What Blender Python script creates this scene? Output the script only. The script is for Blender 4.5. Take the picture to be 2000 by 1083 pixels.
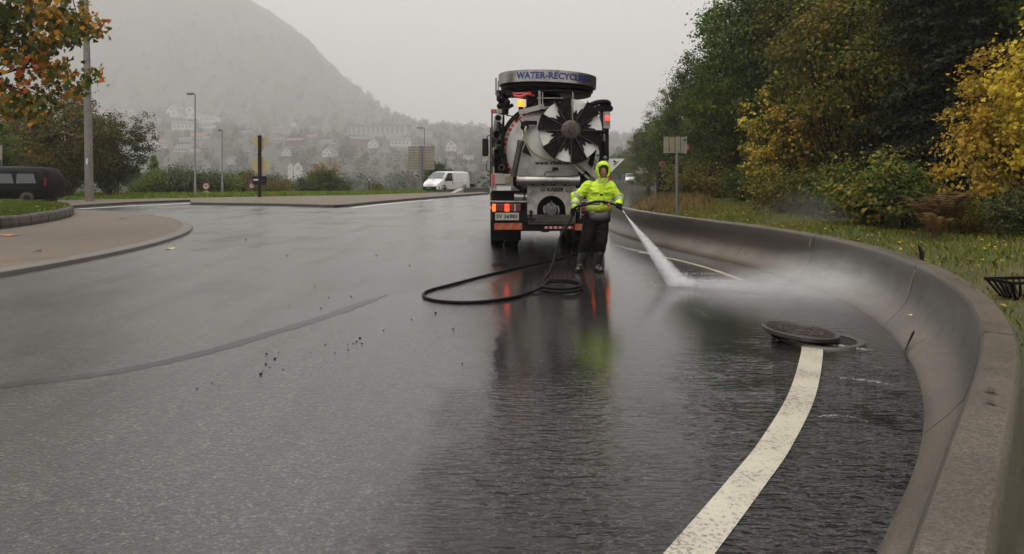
import bpy, bmesh, math, random
import numpy as np
from mathutils import Vector, Matrix, Euler, noise as mnoise
from mathutils.geometry import tessellate_polygon

for o in list(bpy.data.objects): bpy.data.objects.remove(o)
scene = bpy.context.scene
COL = scene.collection
R = math.radians

# ---------------------------------------------------------------- camera
F, H, VH = 1444.0, 1.63, 343.0          # focal length (photo px), eye height, horizon row
cam_d = bpy.data.cameras.new('camera'); cam = bpy.data.objects.new('camera', cam_d); COL.objects.link(cam)
cam_d.sensor_fit = 'HORIZONTAL'; cam_d.sensor_width = 36.0; cam_d.lens = F/2000*36
cam.location = (0, 0, H); cam.rotation_euler = (R(90), 0, 0)
cam_d.shift_y = -(541.5-VH)/2000
cam_d.clip_start = 0.05; cam_d.clip_end = 9000
scene.camera = cam

# ---------------------------------------------------------------- world, overcast and misty
SUN_EL, SUN_AZ = 72, 200
world = bpy.data.worlds.new('World'); scene.world = world; world.use_nodes = True
wn, wl = world.node_tree.nodes, world.node_tree.links
wn.clear()
w_out = wn.new('ShaderNodeOutputWorld')
sky = wn.new('ShaderNodeTexSky'); sky.sky_type = 'NISHITA'; sky.sun_disc = False
sky.sun_elevation = R(SUN_EL); sky.sun_rotation = R(SUN_AZ); sky.dust_density = 6.0; sky.air_density = 1.0
hsv = wn.new('ShaderNodeHueSaturation'); hsv.inputs['Saturation'].default_value = 0.12
wl.new(sky.outputs[0], hsv.inputs['Color'])
bg1 = wn.new('ShaderNodeBackground'); bg1.inputs['Strength'].default_value = 0.05
wl.new(hsv.outputs[0], bg1.inputs['Color'])
bg2 = wn.new('ShaderNodeBackground'); bg2.inputs['Strength'].default_value = 0.76   # the closed cloud deck
bg2.inputs['Color'].default_value = (1.0, 0.975, 0.94, 1)
wadd = wn.new('ShaderNodeAddShader')
wl.new(bg1.outputs[0], wadd.inputs[0]); wl.new(bg2.outputs[0], wadd.inputs[1]); wl.new(wadd.outputs[0], w_out.inputs['Surface'])

sun_d = bpy.data.lights.new('sun', 'SUN'); sun = bpy.data.objects.new('sun', sun_d); COL.objects.link(sun)
sun_d.energy = 1.5; sun_d.angle = R(70); sun_d.color = (1.0, 0.96, 0.9)
sun.rotation_euler = (R(90-SUN_EL), 0, R(180-SUN_AZ)); sun.location = (0, 0, 50)

scene.view_settings.view_transform = 'Standard'; scene.view_settings.look = 'None'
scene.view_settings.gamma = 1.0; scene.view_settings.use_curve_mapping = False
scene.view_settings.exposure = 0.05
scene.render.engine = 'CYCLES'
cy = scene.cycles
cy.max_bounces = 6; cy.diffuse_bounces = 2; cy.glossy_bounces = 3; cy.transmission_bounces = 4; cy.transparent_max_bounces = 8
cy.volume_bounces = 2; cy.use_adaptive_sampling = True; cy.adaptive_threshold = .02; cy.use_denoising = True; cy.volume_step_rate = 1.0; cy.volume_max_steps = 256
cy.sample_clamp_indirect = 6.0; cy.caustics_reflective = False; cy.caustics_refractive = False
HAZE_DENSITY = 0.0005

def P(u, v, d):       # photo pixel at distance d -> world point
    return Vector(((u-1000)/F*d, d, H-(v-VH)/F*d))
def G(u, v, z=0.0):   # photo pixel on the level z
    d = F*(H-z)/(v-VH); return Vector(((u-1000)/F*d, d, z))

# ---------------------------------------------------------------- object helpers
def tag(o, label=None, cat=None, group=None, kind=None):
    if label: o['label'] = label
    if cat: o['category'] = cat
    if group: o['group'] = group
    if kind: o['kind'] = kind
    return o
def link(o, parent=None):
    COL.objects.link(o)
    if parent is not None: o.parent = parent
    return o
def empty(name, loc=(0, 0, 0), rz=0.0, scale=1.0):
    o = bpy.data.objects.new(name, None); COL.objects.link(o)
    o.location = loc; o.rotation_euler = (0, 0, rz); o.scale = (scale,)*3 if not hasattr(scale, '__len__') else scale
    o.empty_display_size = 0.2
    return o
def copy_tree(o, parent=None):
    c = o.copy(); COL.objects.link(c); c.parent = parent
    for ch in list(o.children): copy_tree(ch, c)
    return c
def mesh_np(name, verts, loops, starts, totals):
    me = bpy.data.meshes.new(name)
    me.vertices.add(len(verts)); me.vertices.foreach_set('co', np.asarray(verts, np.float32).ravel())
    me.loops.add(len(loops)); me.loops.foreach_set('vertex_index', np.asarray(loops, np.int32))
    me.polygons.add(len(starts)); me.polygons.foreach_set('loop_start', np.asarray(starts, np.int32))
    try: me.polygons.foreach_set('loop_total', np.asarray(totals, np.int32))
    except Exception: pass
    me.update(calc_edges=True); me.validate()
    return me
def mesh_uniform(name, verts, faces):      # faces: (N,k) array
    faces = np.asarray(faces, np.int32); n, k = faces.shape
    return mesh_np(name, verts, faces.ravel(), np.arange(n)*k, np.full(n, k))

class MB:
    """collects shapes and links them as one mesh object"""
    def __init__(s): s.v = []; s.f = []
    def add(s, vs, fs, M=None):
        b = len(s.v)
        s.v += [tuple(M @ Vector(p)) if M is not None else tuple(p) for p in vs]
        s.f += [tuple(i+b for i in f) for f in fs]; return s
    def box(s, c, size, rot=None):
        x, y, z = (a/2 for a in size)
        vs = [(-x,-y,-z),(x,-y,-z),(x,y,-z),(-x,y,-z),(-x,-y,z),(x,-y,z),(x,y,z),(-x,y,z)]
        M = Matrix.Translation(c) @ (Euler(rot).to_matrix().to_4x4() if rot else Matrix())
        return s.add(vs, [(0,3,2,1),(4,5,6,7),(0,1,5,4),(1,2,6,5),(2,3,7,6),(3,0,4,7)], M)
    def bx(s, x0, x1, y0, y1, z0, z1):
        return s.box(((x0+x1)/2, (y0+y1)/2, (z0+z1)/2), (abs(x1-x0), abs(y1-y0), abs(z1-z0)))
    def cyl(s, p0, p1, r0, r1=None, n=16, cap=True):
        r1 = r0 if r1 is None else r1
        return s.tube([p0, p1], [r0, r1], n, cap)
    def tube(s, pts, r, n=8, cap=True, closed=False):
        pts = [Vector(p) for p in pts]; m = len(pts)
        rr = list(r) if hasattr(r, '__len__') else [r]*m
        vs, fs = [], []
        t0 = (pts[1]-pts[0]).normalized()
        a = Vector((0, 0, 1)) if abs(t0.z) < .9 else Vector((1, 0, 0))
        nrm = t0.cross(a).normalized()
        for i in range(m):
            if closed: t = (pts[(i+1) % m]-pts[i-1])
            else: t = pts[min(i+1, m-1)]-pts[max(i-1, 0)]
            t = t.normalized() if t.length > 1e-9 else t0
            nrm = (nrm - t*nrm.dot(t)).normalized(); bi = t.cross(nrm)
            for k in range(n):
                an = 2*math.pi*k/n
                vs.append(pts[i] + (nrm*math.cos(an)+bi*math.sin(an))*rr[i])
        for i in range(m if closed else m-1):
            j = (i+1) % m
            for k in range(n):
                k2 = (k+1) % n
                fs.append((i*n+k, i*n+k2, j*n+k2, j*n+k))
        if cap and not closed:
            fs.append(tuple(range(n-1, -1, -1))); fs.append(tuple((m-1)*n+k for k in range(n)))
        return s.add(vs, fs)
    def lathe(s, prof, n=32, M=None, a0=0.0, a1=2*math.pi):
        full = abs(a1-a0-2*math.pi) < 1e-6; m = len(prof); cols = n if full else n+1
        vs = [(r*math.cos(a0+(a1-a0)*k/n), r*math.sin(a0+(a1-a0)*k/n), z) for k in range(cols) for r, z in prof]
        fs = []
        for k in range(n):
            k2 = (k+1) % cols
            for i in range(m-1):
                if prof[i][0] < 1e-7 and prof[i+1][0] < 1e-7: continue
                fs.append((k*m+i, k2*m+i, k2*m+i+1, k*m+i+1))
        return s.add(vs, fs, M)
    def prism(s, poly, h0, h1, M=None):      # poly in xy, extruded along z
        n = len(poly)
        vs = [(x, y, h0) for x, y in poly]+[(x, y, h1) for x, y in poly]
        fs = [(i, (i+1) % n, n+(i+1) % n, n+i) for i in range(n)]
        fs += [tuple(range(n-1, -1, -1)), tuple(range(n, 2*n))]
        return s.add(vs, fs, M)
    def ball(s, c, r, n=12, m=8):
        r = r if hasattr(r, '__len__') else (r, r, r)
        vs = [(0, 0, -1)]+[(math.sin(math.pi*i/m)*math.cos(2*math.pi*k/n), math.sin(math.pi*i/m)*math.sin(2*math.pi*k/n), -math.cos(math.pi*i/m)) for i in range(1, m) for k in range(n)]+[(0, 0, 1)]
        fs = [(0, 1+(k+1) % n, 1+k) for k in range(n)]
        for i in range(m-2):
            for k in range(n):
                fs.append((1+i*n+k, 1+i*n+(k+1) % n, 1+(i+1)*n+(k+1) % n, 1+(i+1)*n+k))
        L = len(vs)-1
        fs += [(L, 1+(m-2)*n+k, 1+(m-2)*n+(k+1) % n) for k in range(n)]
        return s.add([(c[0]+x*r[0], c[1]+y*r[1], c[2]+z*r[2]) for x, y, z in vs], fs)
    def mesh(s, name):
        me = bpy.data.meshes.new(name); me.from_pydata(s.v, [], s.f); me.update()
        bm = bmesh.new(); bm.from_mesh(me)
        bmesh.ops.remove_doubles(bm, verts=bm.verts, dist=1e-6)
        bmesh.ops.recalc_face_normals(bm, faces=bm.faces); bm.to_mesh(me); bm.free()
        return me
    def build(s, name, mat, parent=None, smooth=None, bevel=0.0):
        me = s.mesh(name)
        return place(name, me, mat, parent, smooth, bevel)
def place(name, me, mat, parent=None, smooth=None, bevel=0.0, loc=None, rot=None):
    if mat is not None and not me.materials: me.materials.append(mat)
    if smooth is not None:
        me.polygons.foreach_set('use_smooth', [True]*len(me.polygons))
        if smooth < 179:
            try: me.set_sharp_from_angle(angle=R(smooth))
            except Exception: pass
    o = bpy.data.objects.new(name, me); link(o, parent)
    if bevel:
        b = o.modifiers.new('bevel', 'BEVEL'); b.width = bevel; b.segments = 2; b.limit_method = 'ANGLE'; b.angle_limit = R(35)
        b.harden_normals = False
    if loc is not None: o.location = loc
    if rot is not None: o.rotation_euler = rot
    return o
def bezier(p0, p1, p2, n=8):
    p0, p1, p2 = Vector(p0), Vector(p1), Vector(p2)
    return [(1-t)**2*p0+2*t*(1-t)*p1+t*t*p2 for t in (i/n for i in range(n+1))]
def catmull(pts, per=8):
    pts = [Vector(p) for p in pts]; out = []
    q = [pts[0]*2-pts[1]]+pts+[pts[-1]*2-pts[-2]]
    for i in range(1, len(q)-2):
        a, b, c, d = q[i-1:i+3]
        for k in range(per):
            t = k/per
            out.append(.5*((2*b)+(c-a)*t+(2*a-5*b+4*c-d)*t*t+(3*b-a-3*c+d)*t**3))
    out.append(pts[-1]); return out
SCRATCH = bpy.data.scenes.new('scratch')
def evaluated(o):
    SCRATCH.collection.objects.link(o); vl = SCRATCH.view_layers[0]
    with bpy.context.temp_override(scene=SCRATCH, view_layer=vl):
        dg = bpy.context.evaluated_depsgraph_get(); dg.update(); me = bpy.data.meshes.new_from_object(o.evaluated_get(dg))
    return me
def text_mesh(name, body, size, offset=0.0, extrude=0.002, spacing=1.0, sx=1.0):
    cu = bpy.data.curves.new(name, 'FONT'); cu.body = body; cu.size = size; cu.offset = offset; cu.extrude = extrude
    cu.align_x = 'CENTER'; cu.align_y = 'CENTER'; cu.space_character = spacing; cu.resolution_u = 3
    ob = bpy.data.objects.new(name, cu); me = evaluated(ob)
    bpy.data.objects.remove(ob); bpy.data.curves.remove(cu)
    me.name = name
    me.materials.clear()
    if sx != 1.0:
        for v in me.vertices: v.co.x *= sx
    return me

# ---------------------------------------------------------------- materials
MATS = {}
class NT:
    def __init__(s, m): s.m = m; s.n = m.node_tree.nodes; s.l = m.node_tree.links
    def new(s, t, **kw):
        nd = s.n.new(t)
        for k, v in kw.items():
            if k.startswith('i_'):
                key = k[2:]; nd.inputs[int(key) if key.isdigit() else key.replace('_', ' ')].default_value = v
            else: setattr(nd, k, v)
        return nd
    def link(s, a, b): s.l.new(a, b)
    def noise(s, scale, detail=4, rough=.55, vec=None, dist=0.0):
        nd = s.new('ShaderNodeTexNoise'); nd.inputs['Scale'].default_value = scale
        nd.inputs['Detail'].default_value = detail; nd.inputs['Roughness'].default_value = rough; nd.inputs['Distortion'].default_value = dist
        if vec is not None: s.link(vec, nd.inputs['Vector'])
        return nd
    def ramp(s, fac, stops, interp='LINEAR'):
        nd = s.new('ShaderNodeValToRGB'); cr = nd.color_ramp; cr.interpolation = interp
        while len(cr.elements) < len(stops): cr.elements.new(.5)
        for e, (p, c) in zip(cr.elements, stops):
            e.position = p; e.color = (*c, 1) if hasattr(c, '__len__') else (c, c, c, 1)
        s.link(fac, nd.inputs[0]); return nd
    def math(s, op, a, b=None, c=None, clamp=False):
        nd = s.new('ShaderNodeMath', operation=op, use_clamp=clamp)
        for i, x in enumerate((a, b, c)):
            if x is None: continue
            if isinstance(x, (int, float)): nd.inputs[i].default_value = x
            else: s.link(x, nd.inputs[i])
        return nd.outputs[0]
    def mixc(s, fac, a, b, blend='MIX'):
        nd = s.new('ShaderNodeMix', data_type='RGBA', blend_type=blend)
        for key, x in ((0, fac), (6, a), (7, b)):
            if isinstance(x, (int, float)): nd.inputs[key].default_value = x
            elif isinstance(x, (tuple, list)): nd.inputs[key].default_value = (*x[:3], 1)
            else: s.link(x, nd.inputs[key])
        return nd.outputs[2]
    def bump(s, h, strength=.3, dist=.01, normal=None):
        nd = s.new('ShaderNodeBump'); nd.inputs['Strength'].default_value = strength; nd.inputs['Distance'].default_value = dist
        s.link(h, nd.inputs['Height'])
        if normal is not None: s.link(normal, nd.inputs['Normal'])
        return nd.outputs[0]
def newmat(name):
    m = bpy.data.materials.new(name); m.use_nodes = True; MATS[name] = m
    t = NT(m); b = t.n['Principled BSDF']; return m, t, b
def plain(name, col, rough=.5, metal=0.0, var=.12, scale=6.0, bump=0.0, coat=0.0, emit=None, estr=0.0, dirt=None):
    m, t, b = newmat(name)
    if max(col) < .03 and not coat: b.inputs['Specular IOR Level'].default_value = .08      # matt blacks
    tc = t.new('ShaderNodeTexCoord'); ob = tc.outputs['Object']
    n = t.noise(scale, 5, .6, ob)
    lo = tuple(c*(1-var) for c in col); hi = tuple(min(1, c*(1+var)) for c in col)
    c = t.ramp(n.outputs[0], [(.3, lo), (.7, hi)]).outputs[0]
    if dirt:
        n2 = t.noise(dirt[1], 6, .65, ob); f = t.ramp(n2.outputs[0], [(.48, 0.0), (.68, dirt[2])]).outputs[0]
        c = t.mixc(f, c, dirt[0])
    t.link(c, b.inputs['Base Color'])
    rn = t.math('MULTIPLY_ADD', n.outputs[0], .25*rough, rough*.875)
    t.link(rn, b.inputs['Roughness']); b.inputs['Metallic'].default_value = metal
    if coat: b.inputs['Coat Weight'].default_value = coat; b.inputs['Coat Roughness'].default_value = .08
    if bump:
        n3 = t.noise(scale*8, 4, .6, ob); t.link(t.bump(n3.outputs[0], bump, .01), b.inputs['Normal'])
    if emit:
        b.inputs['Emission Color'].default_value = (*emit, 1); b.inputs['Emission Strength'].default_value = estr
    return m

def mat_asphalt():
    m, t, b = newmat('wet_asphalt')
    geo = t.new('ShaderNodeNewGeometry'); pos = geo.outputs['Position']
    big = t.noise(.35, 3, .6, pos); mid = t.noise(1.7, 2, .6, pos)
    vor = t.new('ShaderNodeTexVoronoi'); vor.inputs['Scale'].default_value = 75; t.link(pos, vor.inputs['Vector'])
    grain = t.noise(160, 1, .7, pos)
    # stones of the aggregate
    stone = t.ramp(t.new('ShaderNodeSeparateColor').outputs[0], [(0, 0.0), (1, 1.0)])
    sep = stone.inputs[0].links[0].from_node; t.link(vor.outputs['Color'], sep.inputs[0])
    c = t.ramp(sep.outputs[0], [(0, (.012, .012, .0115)), (.6, (.026, .025, .0235)), (.88, (.048, .046, .043)), (1, (.105, .10, .092))]).outputs[0]
    tone = t.ramp(t.math('ADD', t.math('MULTIPLY', big.outputs[0], .6), t.math('MULTIPLY', mid.outputs[0], .4)), [(.35, .62), (.65, 1.4)]).outputs[0]
    c = t.mixc(1.0, c, tone, 'MULTIPLY')
    gr2 = t.noise(11, 4, .85, pos); c = t.mixc(1.0, c, t.ramp(gr2.outputs[0], [(.36, .62), (.64, 1.4)]).outputs[0], 'MULTIPLY')
    # water: how deep the film stands (film = 1 drowned, smooth; 0 drained, grainy)
    sx = t.new('ShaderNodeSeparateXYZ'); t.link(pos, sx.inputs[0])
    x, y = sx.outputs[0], sx.outputs[1]
    # the wash-down runs from the barrier across the lane to the viewer
    side = t.math('SMOOTH_MAX', t.math('MULTIPLY_ADD', t.math('SUBTRACT', x, t.math('MULTIPLY', t.math('SUBTRACT', y, 3.0), .02)), .62, 1.0), 0.0, .2)
    side = t.math('MINIMUM', side, 1.0)
    film = t.math('ADD', t.math('MULTIPLY', t.math('MULTIPLY', side, side), 1.25), t.math('MULTIPLY_ADD', big.outputs[0], 1.8, -.78))
    mp3 = t.new('ShaderNodeMapping'); mp3.inputs['Rotation'].default_value = (0, 0, R(24)); mp3.inputs['Scale'].default_value = (1.5, .22, 1); t.link(pos, mp3.inputs[0])
    trk = t.noise(1.0, 3, .6, mp3.outputs[0])                      # tracks worn by tyres hold the water
    film = t.math('ADD', film, t.math('MULTIPLY_ADD', trk.outputs[0], 1.5, -.75))
    film = t.math('ADD', film, t.math('MULTIPLY_ADD', mid.outputs[0], .7, -.35), None, True)
    # grain relief of drained asphalt
    t.link(t.mixc(1.0, c, t.ramp(film, [(0, 1.25), (.5, .85), (1, .5)]).outputs[0], 'MULTIPLY'), b.inputs['Base Color'])      # soaked asphalt is darker
    t.link(t.math('MULTIPLY_ADD', film, -.52, .55), b.inputs['Specular IOR Level'])
    lump = t.noise(34, 2, .6, pos)
    hgt = t.math('ADD', t.math('MULTIPLY', vor.outputs['Distance'], -.7), t.math('ADD', t.math('MULTIPLY', grain.outputs[0], .3), t.math('MULTIPLY', lump.outputs[0], 1.6)))
    # ripples in the film
    mp = t.new('ShaderNodeMapping'); mp.inputs['Rotation'].default_value = (0, 0, R(-12)); mp.inputs['Scale'].default_value = (5, 17, 5); t.link(pos, mp.inputs[0])
    rip = t.noise(1.0, 2, .55, mp.outputs[0], .6)
    mp2 = t.new('ShaderNodeMapping'); mp2.inputs['Rotation'].default_value = (0, 0, R(28)); mp2.inputs['Scale'].default_value = (9, 26, 9); t.link(pos, mp2.inputs[0])
    rip2 = t.noise(1.0, 1, .5, mp2.outputs[0], .4)
    hr = t.math('ADD', t.math('MULTIPLY', rip.outputs[0], 1.0), t.math('MULTIPLY', rip2.outputs[0], .45))
    br = t.new('ShaderNodeBump'); br.inputs['Distance'].default_value = .030; t.link(hr, br.inputs['Height'])
    near = t.math('MULTIPLY', t.math('SUBTRACT', t.math('MULTIPLY_ADD', t.math('MAXIMUM', t.math('SUBTRACT', x, .9), 0.0), 1.0, 6.4), y), .42, None, True)
    t.link(t.math('MULTIPLY_ADD', t.math('MULTIPLY', side, t.math('MULTIPLY_ADD', near, .94, .06)), t.ramp(mid.outputs[0], [(.35, .22), (.65, .75)]).outputs[0], .004), br.inputs['Strength'])
    bc = t.new('ShaderNodeBump'); bc.inputs['Distance'].default_value = .008; t.link(hgt, bc.inputs['Height']); t.link(br.outputs[0], bc.inputs['Normal'])
    dry = t.math('SUBTRACT', 1.0, film)
    t.link(t.math('MULTIPLY_ADD', dry, .60, .05), bc.inputs['Strength'])
    t.link(bc.outputs[0], b.inputs['Coat Normal'])
    b.inputs['Roughness'].default_value = .45
    b.inputs['Coat Weight'].default_value = 1.0; t.link(t.math('MULTIPLY_ADD', film, -.32, 1.65), b.inputs['Coat IOR'])
    t.link(t.math('MULTIPLY_ADD', film, -.19, .21), b.inputs['Coat Roughness'])
    return m
def mat_concrete(name, lo, hi, rough=.55, moss=None, coat=.35, streak=True, grain=.4, stain_shade=False):
    m, t, b = newmat(name)
    geo = t.new('ShaderNodeNewGeometry'); pos = geo.outputs['Position']
    n1 = t.noise(1.1, 6, .62, pos); n2 = t.noise(34, 4, .7, pos); n3 = t.noise(95, 3, .75, pos)
    f = t.math('ADD', t.math('MULTIPLY', n1.outputs[0], .6), t.math('MULTIPLY', n2.outputs[0], .4))
    c = t.ramp(f, [(.36, lo), (.64, hi)]).outputs[0]
    sp = t.ramp(n3.outputs[0], [(.30, 1-.9*grain), (.5, 1.0), (.72, 1+.9*grain)]).outputs[0]
    c = t.mixc(1.0, c, sp, 'MULTIPLY')
    if streak:
        mp = t.new('ShaderNodeMapping'); mp.inputs['Scale'].default_value = (1.4, 1.4, .30); t.link(pos, mp.inputs[0])
        st = t.noise(1.0, 5, .6, mp.outputs[0]); sf = t.ramp(st.outputs[0], [(.45, 0.0), (.75, .45)]).outputs[0]
        c = t.mixc(sf, c, tuple(a*.45 for a in lo))
    if stain_shade:        # wet stain and shade of the upright face painted dark, the foot scoured clean
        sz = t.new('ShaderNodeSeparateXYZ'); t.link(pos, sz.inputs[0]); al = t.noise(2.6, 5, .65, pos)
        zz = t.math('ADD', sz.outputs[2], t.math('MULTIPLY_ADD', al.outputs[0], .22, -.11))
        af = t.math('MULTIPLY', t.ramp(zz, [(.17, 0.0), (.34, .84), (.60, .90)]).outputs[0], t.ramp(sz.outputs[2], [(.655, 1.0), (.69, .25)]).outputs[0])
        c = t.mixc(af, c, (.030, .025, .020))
    if moss:
        mo = t.noise(2.3, 5, .65, pos); mf = t.ramp(mo.outputs[0], [(.5, 0.0), (.62, .85)]).outputs[0]
        c = t.mixc(mf, c, moss)
    t.link(c, b.inputs['Base Color'])
    rr = t.ramp(n1.outputs[0], [(.3, rough*.75), (.7, rough*1.2)]).outputs[0]; t.link(rr, b.inputs['Roughness'])
    hh = t.math('ADD', t.math('MULTIPLY', n2.outputs[0], .6), t.math('MULTIPLY', n3.outputs[0], .5))
    t.link(t.bump(hh, .3+.5*grain, .010), b.inputs['Normal'])
    b.inputs['Coat Weight'].default_value = coat; b.inputs['Coat Roughness'].default_value = .22
    return m
def mat_marking(name, col, worn=.4):
    m, t, b = newmat(name)
    geo = t.new('ShaderNodeNewGeometry'); pos = geo.outputs['Position']
    n1 = t.noise(38, 5, .75, pos); n2 = t.noise(2.2, 4, .6, pos)
    f = t.math('ADD', t.math('MULTIPLY', n1.outputs[0], .75), t.math('MULTIPLY', n2.outputs[0], .25))
    k = t.ramp(f, [(worn-.06, 1.0), (worn+.05, 0.0)]).outputs[0]
    c = t.ramp(n2.outputs[0], [(.3, tuple(a*.8 for a in col)), (.7, col)]).outputs[0]
    c = t.mixc(k, c, (.085, .08, .072)); t.link(c, b.inputs['Base Color'])
    t.link(t.bump(n1.outputs[0], .5, .006), b.inputs['Normal'])
    b.inputs['Roughness'].default_value = .45; b.inputs['Coat Weight'].default_value = .5; b.inputs['Coat Roughness'].default_value = .2
    return m
def mat_leaf(name, stops, clump=1.2, trans=.28, clump_stops=None, rough=.45, clump_amt=.55):
    """stops: colours drawn per leaf; clump_stops: colours drawn by clump of the crown"""
    m, t, b = newmat(name)
    geo = t.new('ShaderNodeNewGeometry'); tc = t.new('ShaderNodeTexCoord'); oi = t.new('ShaderNodeObjectInfo')
    v = t.new('ShaderNodeVectorMath', operation='ADD'); t.link(tc.outputs['Object'], v.inputs[0])
    sc_ = t.new('ShaderNodeVectorMath', operation='SCALE'); sc_.inputs['Scale'].default_value = 37.0
    cx = t.new('ShaderNodeCombineXYZ'); t.link(oi.outputs['Random'], cx.inputs[0]); t.link(cx.outputs[0], sc_.inputs[0]); t.link(sc_.outputs[0], v.inputs[1])
    n1 = t.noise(clump, 3, .55, v.outputs[0])
    leaf = t.ramp(geo.outputs['Random Per Island'], stops).outputs[0]
    if clump_stops:
        cl = t.ramp(t.math('ADD', n1.outputs[0], t.math('MULTIPLY_ADD', geo.outputs['Random Per Island'], .16, -.08)), clump_stops).outputs[0]
        leaf = t.mixc(clump_amt, leaf, cl)
    val = t.math('MULTIPLY_ADD', oi.outputs['Random'], .4, .98)
    h = t.new('ShaderNodeHueSaturation'); t.link(leaf, h.inputs['Color']); t.link(val, h.inputs['Value'])
    t.link(t.math('MULTIPLY_ADD', oi.outputs['Random'], .03, .485), h.inputs['Hue'])
    c = h.outputs[0]
    t.link(c, b.inputs['Base Color']); b.inputs['Roughness'].default_value = rough
    b.inputs['Specular IOR Level'].default_value = .16
    tr = t.new('ShaderNodeBsdfTranslucent'); t.link(c, tr.inputs[0])
    mx = t.new('ShaderNodeMixShader'); mx.inputs[0].default_value = trans
    t.link(b.outputs[0], mx.inputs[1]); t.link(tr.outputs[0], mx.inputs[2])
    t.link(mx.outputs[0], t.n['Material Output'].inputs['Surface'])
    return m
def mat_ground(name, stops, scale=.8, bump=.5, rough=.8):
    m, t, b = newmat(name)
    geo = t.new('ShaderNodeNewGeometry'); pos = geo.outputs['Position']
    n1 = t.noise(scale, 6, .65, pos); n2 = t.noise(scale*30, 4, .7, pos)
    f = t.math('ADD', t.math('MULTIPLY', n1.outputs[0], .65), t.math('MULTIPLY', n2.outputs[0], .35))
    t.link(t.ramp(f, stops).outputs[0], b.inputs['Base Color']); b.inputs['Roughness'].default_value = rough
    t.link(t.bump(n2.outputs[0], bump, .05), b.inputs['Normal']); return m

M = MATS
mat_asphalt()
mat_concrete('barrier_concrete', (.066, .051, .037), (.165, .132, .097), .5, grain=1.0, stain_shade=True)
mat_concrete('apron_paving', (.105, .080, .056), (.170, .132, .095), .75, coat=.03, streak=False, grain=.55)
mat_concrete('kerb_granite', (.115, .10, .085), (.19, .17, .145), .6, coat=.15)
mat_concrete('kerb_dark', (.035, .031, .027), (.075, .067, .058), .6, coat=.2)  # dark tone carries the wet and the shade of the kerb faces
mat_concrete('mossy_stone', (.045, .037, .030), (.105, .090, .074), .7, moss=(.026, .030, .010), coat=.05, grain=.7)
mat_concrete('pale_concrete', (.24, .23, .215), (.34, .325, .30), .6, coat=.2)
mat_marking('white_paint', (.56, .51, .40), .43)
mat_marking('yellow_paint', (.48, .42, .25), .47)
mat_marking('far_paint', (.7, .68, .62), .30)
mat_ground('ground_soil', [(.3, (.035, .032, .014)), (.5, (.075, .07, .026)), (.7, (.10, .088, .035))], .5)
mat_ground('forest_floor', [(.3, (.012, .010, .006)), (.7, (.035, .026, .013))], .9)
mat_concrete('track', (.05, .045, .04), (.10, .09, .08))
mat_ground('hill_cover', [(.3, (.012, .016, .009)), (.5, (.032, .036, .017)), (.7, (.075, .058, .026))], .035, .8)
plain('tar', (.034, .033, .031), .45, var=.55, scale=40, bump=.4, coat=.30)
plain('black_rubber', (.009, .009, .009), .42, var=.25, scale=14, bump=.12)
plain('tyre_rubber', (.016, .0155, .015), .6, var=.3, scale=9, bump=.3)
plain('cast_iron', (.048, .038, .032), .42, .35, .35, 18, .3, coat=.4)
plain('dark_metal', (.010, .010, .0105), .5, 0, .3, 9, .1, dirt=((.03, .025, .02), 5, .5))
plain('steel', (.34, .325, .30), .30, .9, .18, 7, .04, dirt=((.07, .058, .045), 3.2, .6))
plain('galvanised', (.19, .19, .185), .5, .5, .14, 11, .05)
plain('truck_white', (.52, .505, .47), .34, 0, .06, 3, coat=.4, dirt=((.14, .12, .095), 2.6, .55))
plain('blade_pale', (.66, .65, .61), .4, 0, .06, 5, dirt=((.25, .22, .18), 5, .4))
plain('panel_white', (.31, .29, .255), .4, 0, .08, 4, coat=.25, dirt=((.06, .05, .04), 3.4, .8))
plain('blade_black', (.007, .0065, .006), .45, 0, .35, 8, .08, dirt=((.030, .022, .015), 4, .45))
plain('hub_steel', (.085, .075, .064), .42, .7, .3, 12, .1, dirt=((.04, .026, .018), 6, .8))
plain('brass', (.30, .22, .10), .4, .8, .2, 10)
plain('red_paint', (.42, .035, .03), .35, 0, .12, 8, coat=.4)
plain('orange_red_reflector', (.42, .050, .022), .3, 0, .2, 12, coat=.6)
plain('olive_reflector', (.19, .165, .06), .3, 0, .2, 12, coat=.5)
plain('blue_letters', (.012, .028, .16), .4, 0, .1)
plain('black_letters', (.012, .012, .012), .5, 0, .1)
plain('plate_white', (.36, .35, .29), .45, 0, .05)
plain('plate_green', (.02, .20, .11), .45, 0, .05)
plain('tail_light_lit', (.6, .03, .01), .3, emit=(1, .035, .012), estr=3.2)
plain('tail_light_amber', (.7, .15, .01), .3, emit=(1, .085, .012), estr=2.6)
plain('tail_light_off', (.14, .012, .010), .2, coat=.8)
plain('beacon_lit', (.8, .25, .01), .2, emit=(1, .21, .008), estr=2.2)
plain('marker_lit', (.7, .03, .03), .2, emit=(1, .03, .03), estr=3.5)
plain('headlamp_lit', (.8, .7, .5), .2, emit=(1, .74, .38), estr=9)
plain('lens_clear', (.30, .30, .29), .12, coat=1)
plain('glass_dark', (.018, .022, .024), .06, 0, .1, coat=1)
plain('glass_screen', (.085, .105, .105), .07, 0, .15, coat=1)
plain('van_white', (.72, .72, .71), .28, 0, .03, 2, coat=.9, dirt=((.42, .40, .36), 1.6, .35))
plain('van_black', (.002, .002, .0022), .35, 0, .15, 2)
plain('bumper_grey', (.020, .020, .021), .5, 0, .15, 8)
plain('hub_silver', (.42, .42, .42), .32, .8, .1)
plain('hivis', (.50, .71, .012), .55, 0, .18, 7, .2, dirt=((.17, .22, .025), 6, .6))
plain('hivis_dirty', (.30, .38, .03), .6, 0, .2, 9, .12)
plain('reflective_band', (.34, .34, .31), .35, .25, .12, 16)
plain('work_black', (.009, .0085, .008), .6, 0, .35, 9, .2)
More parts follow.
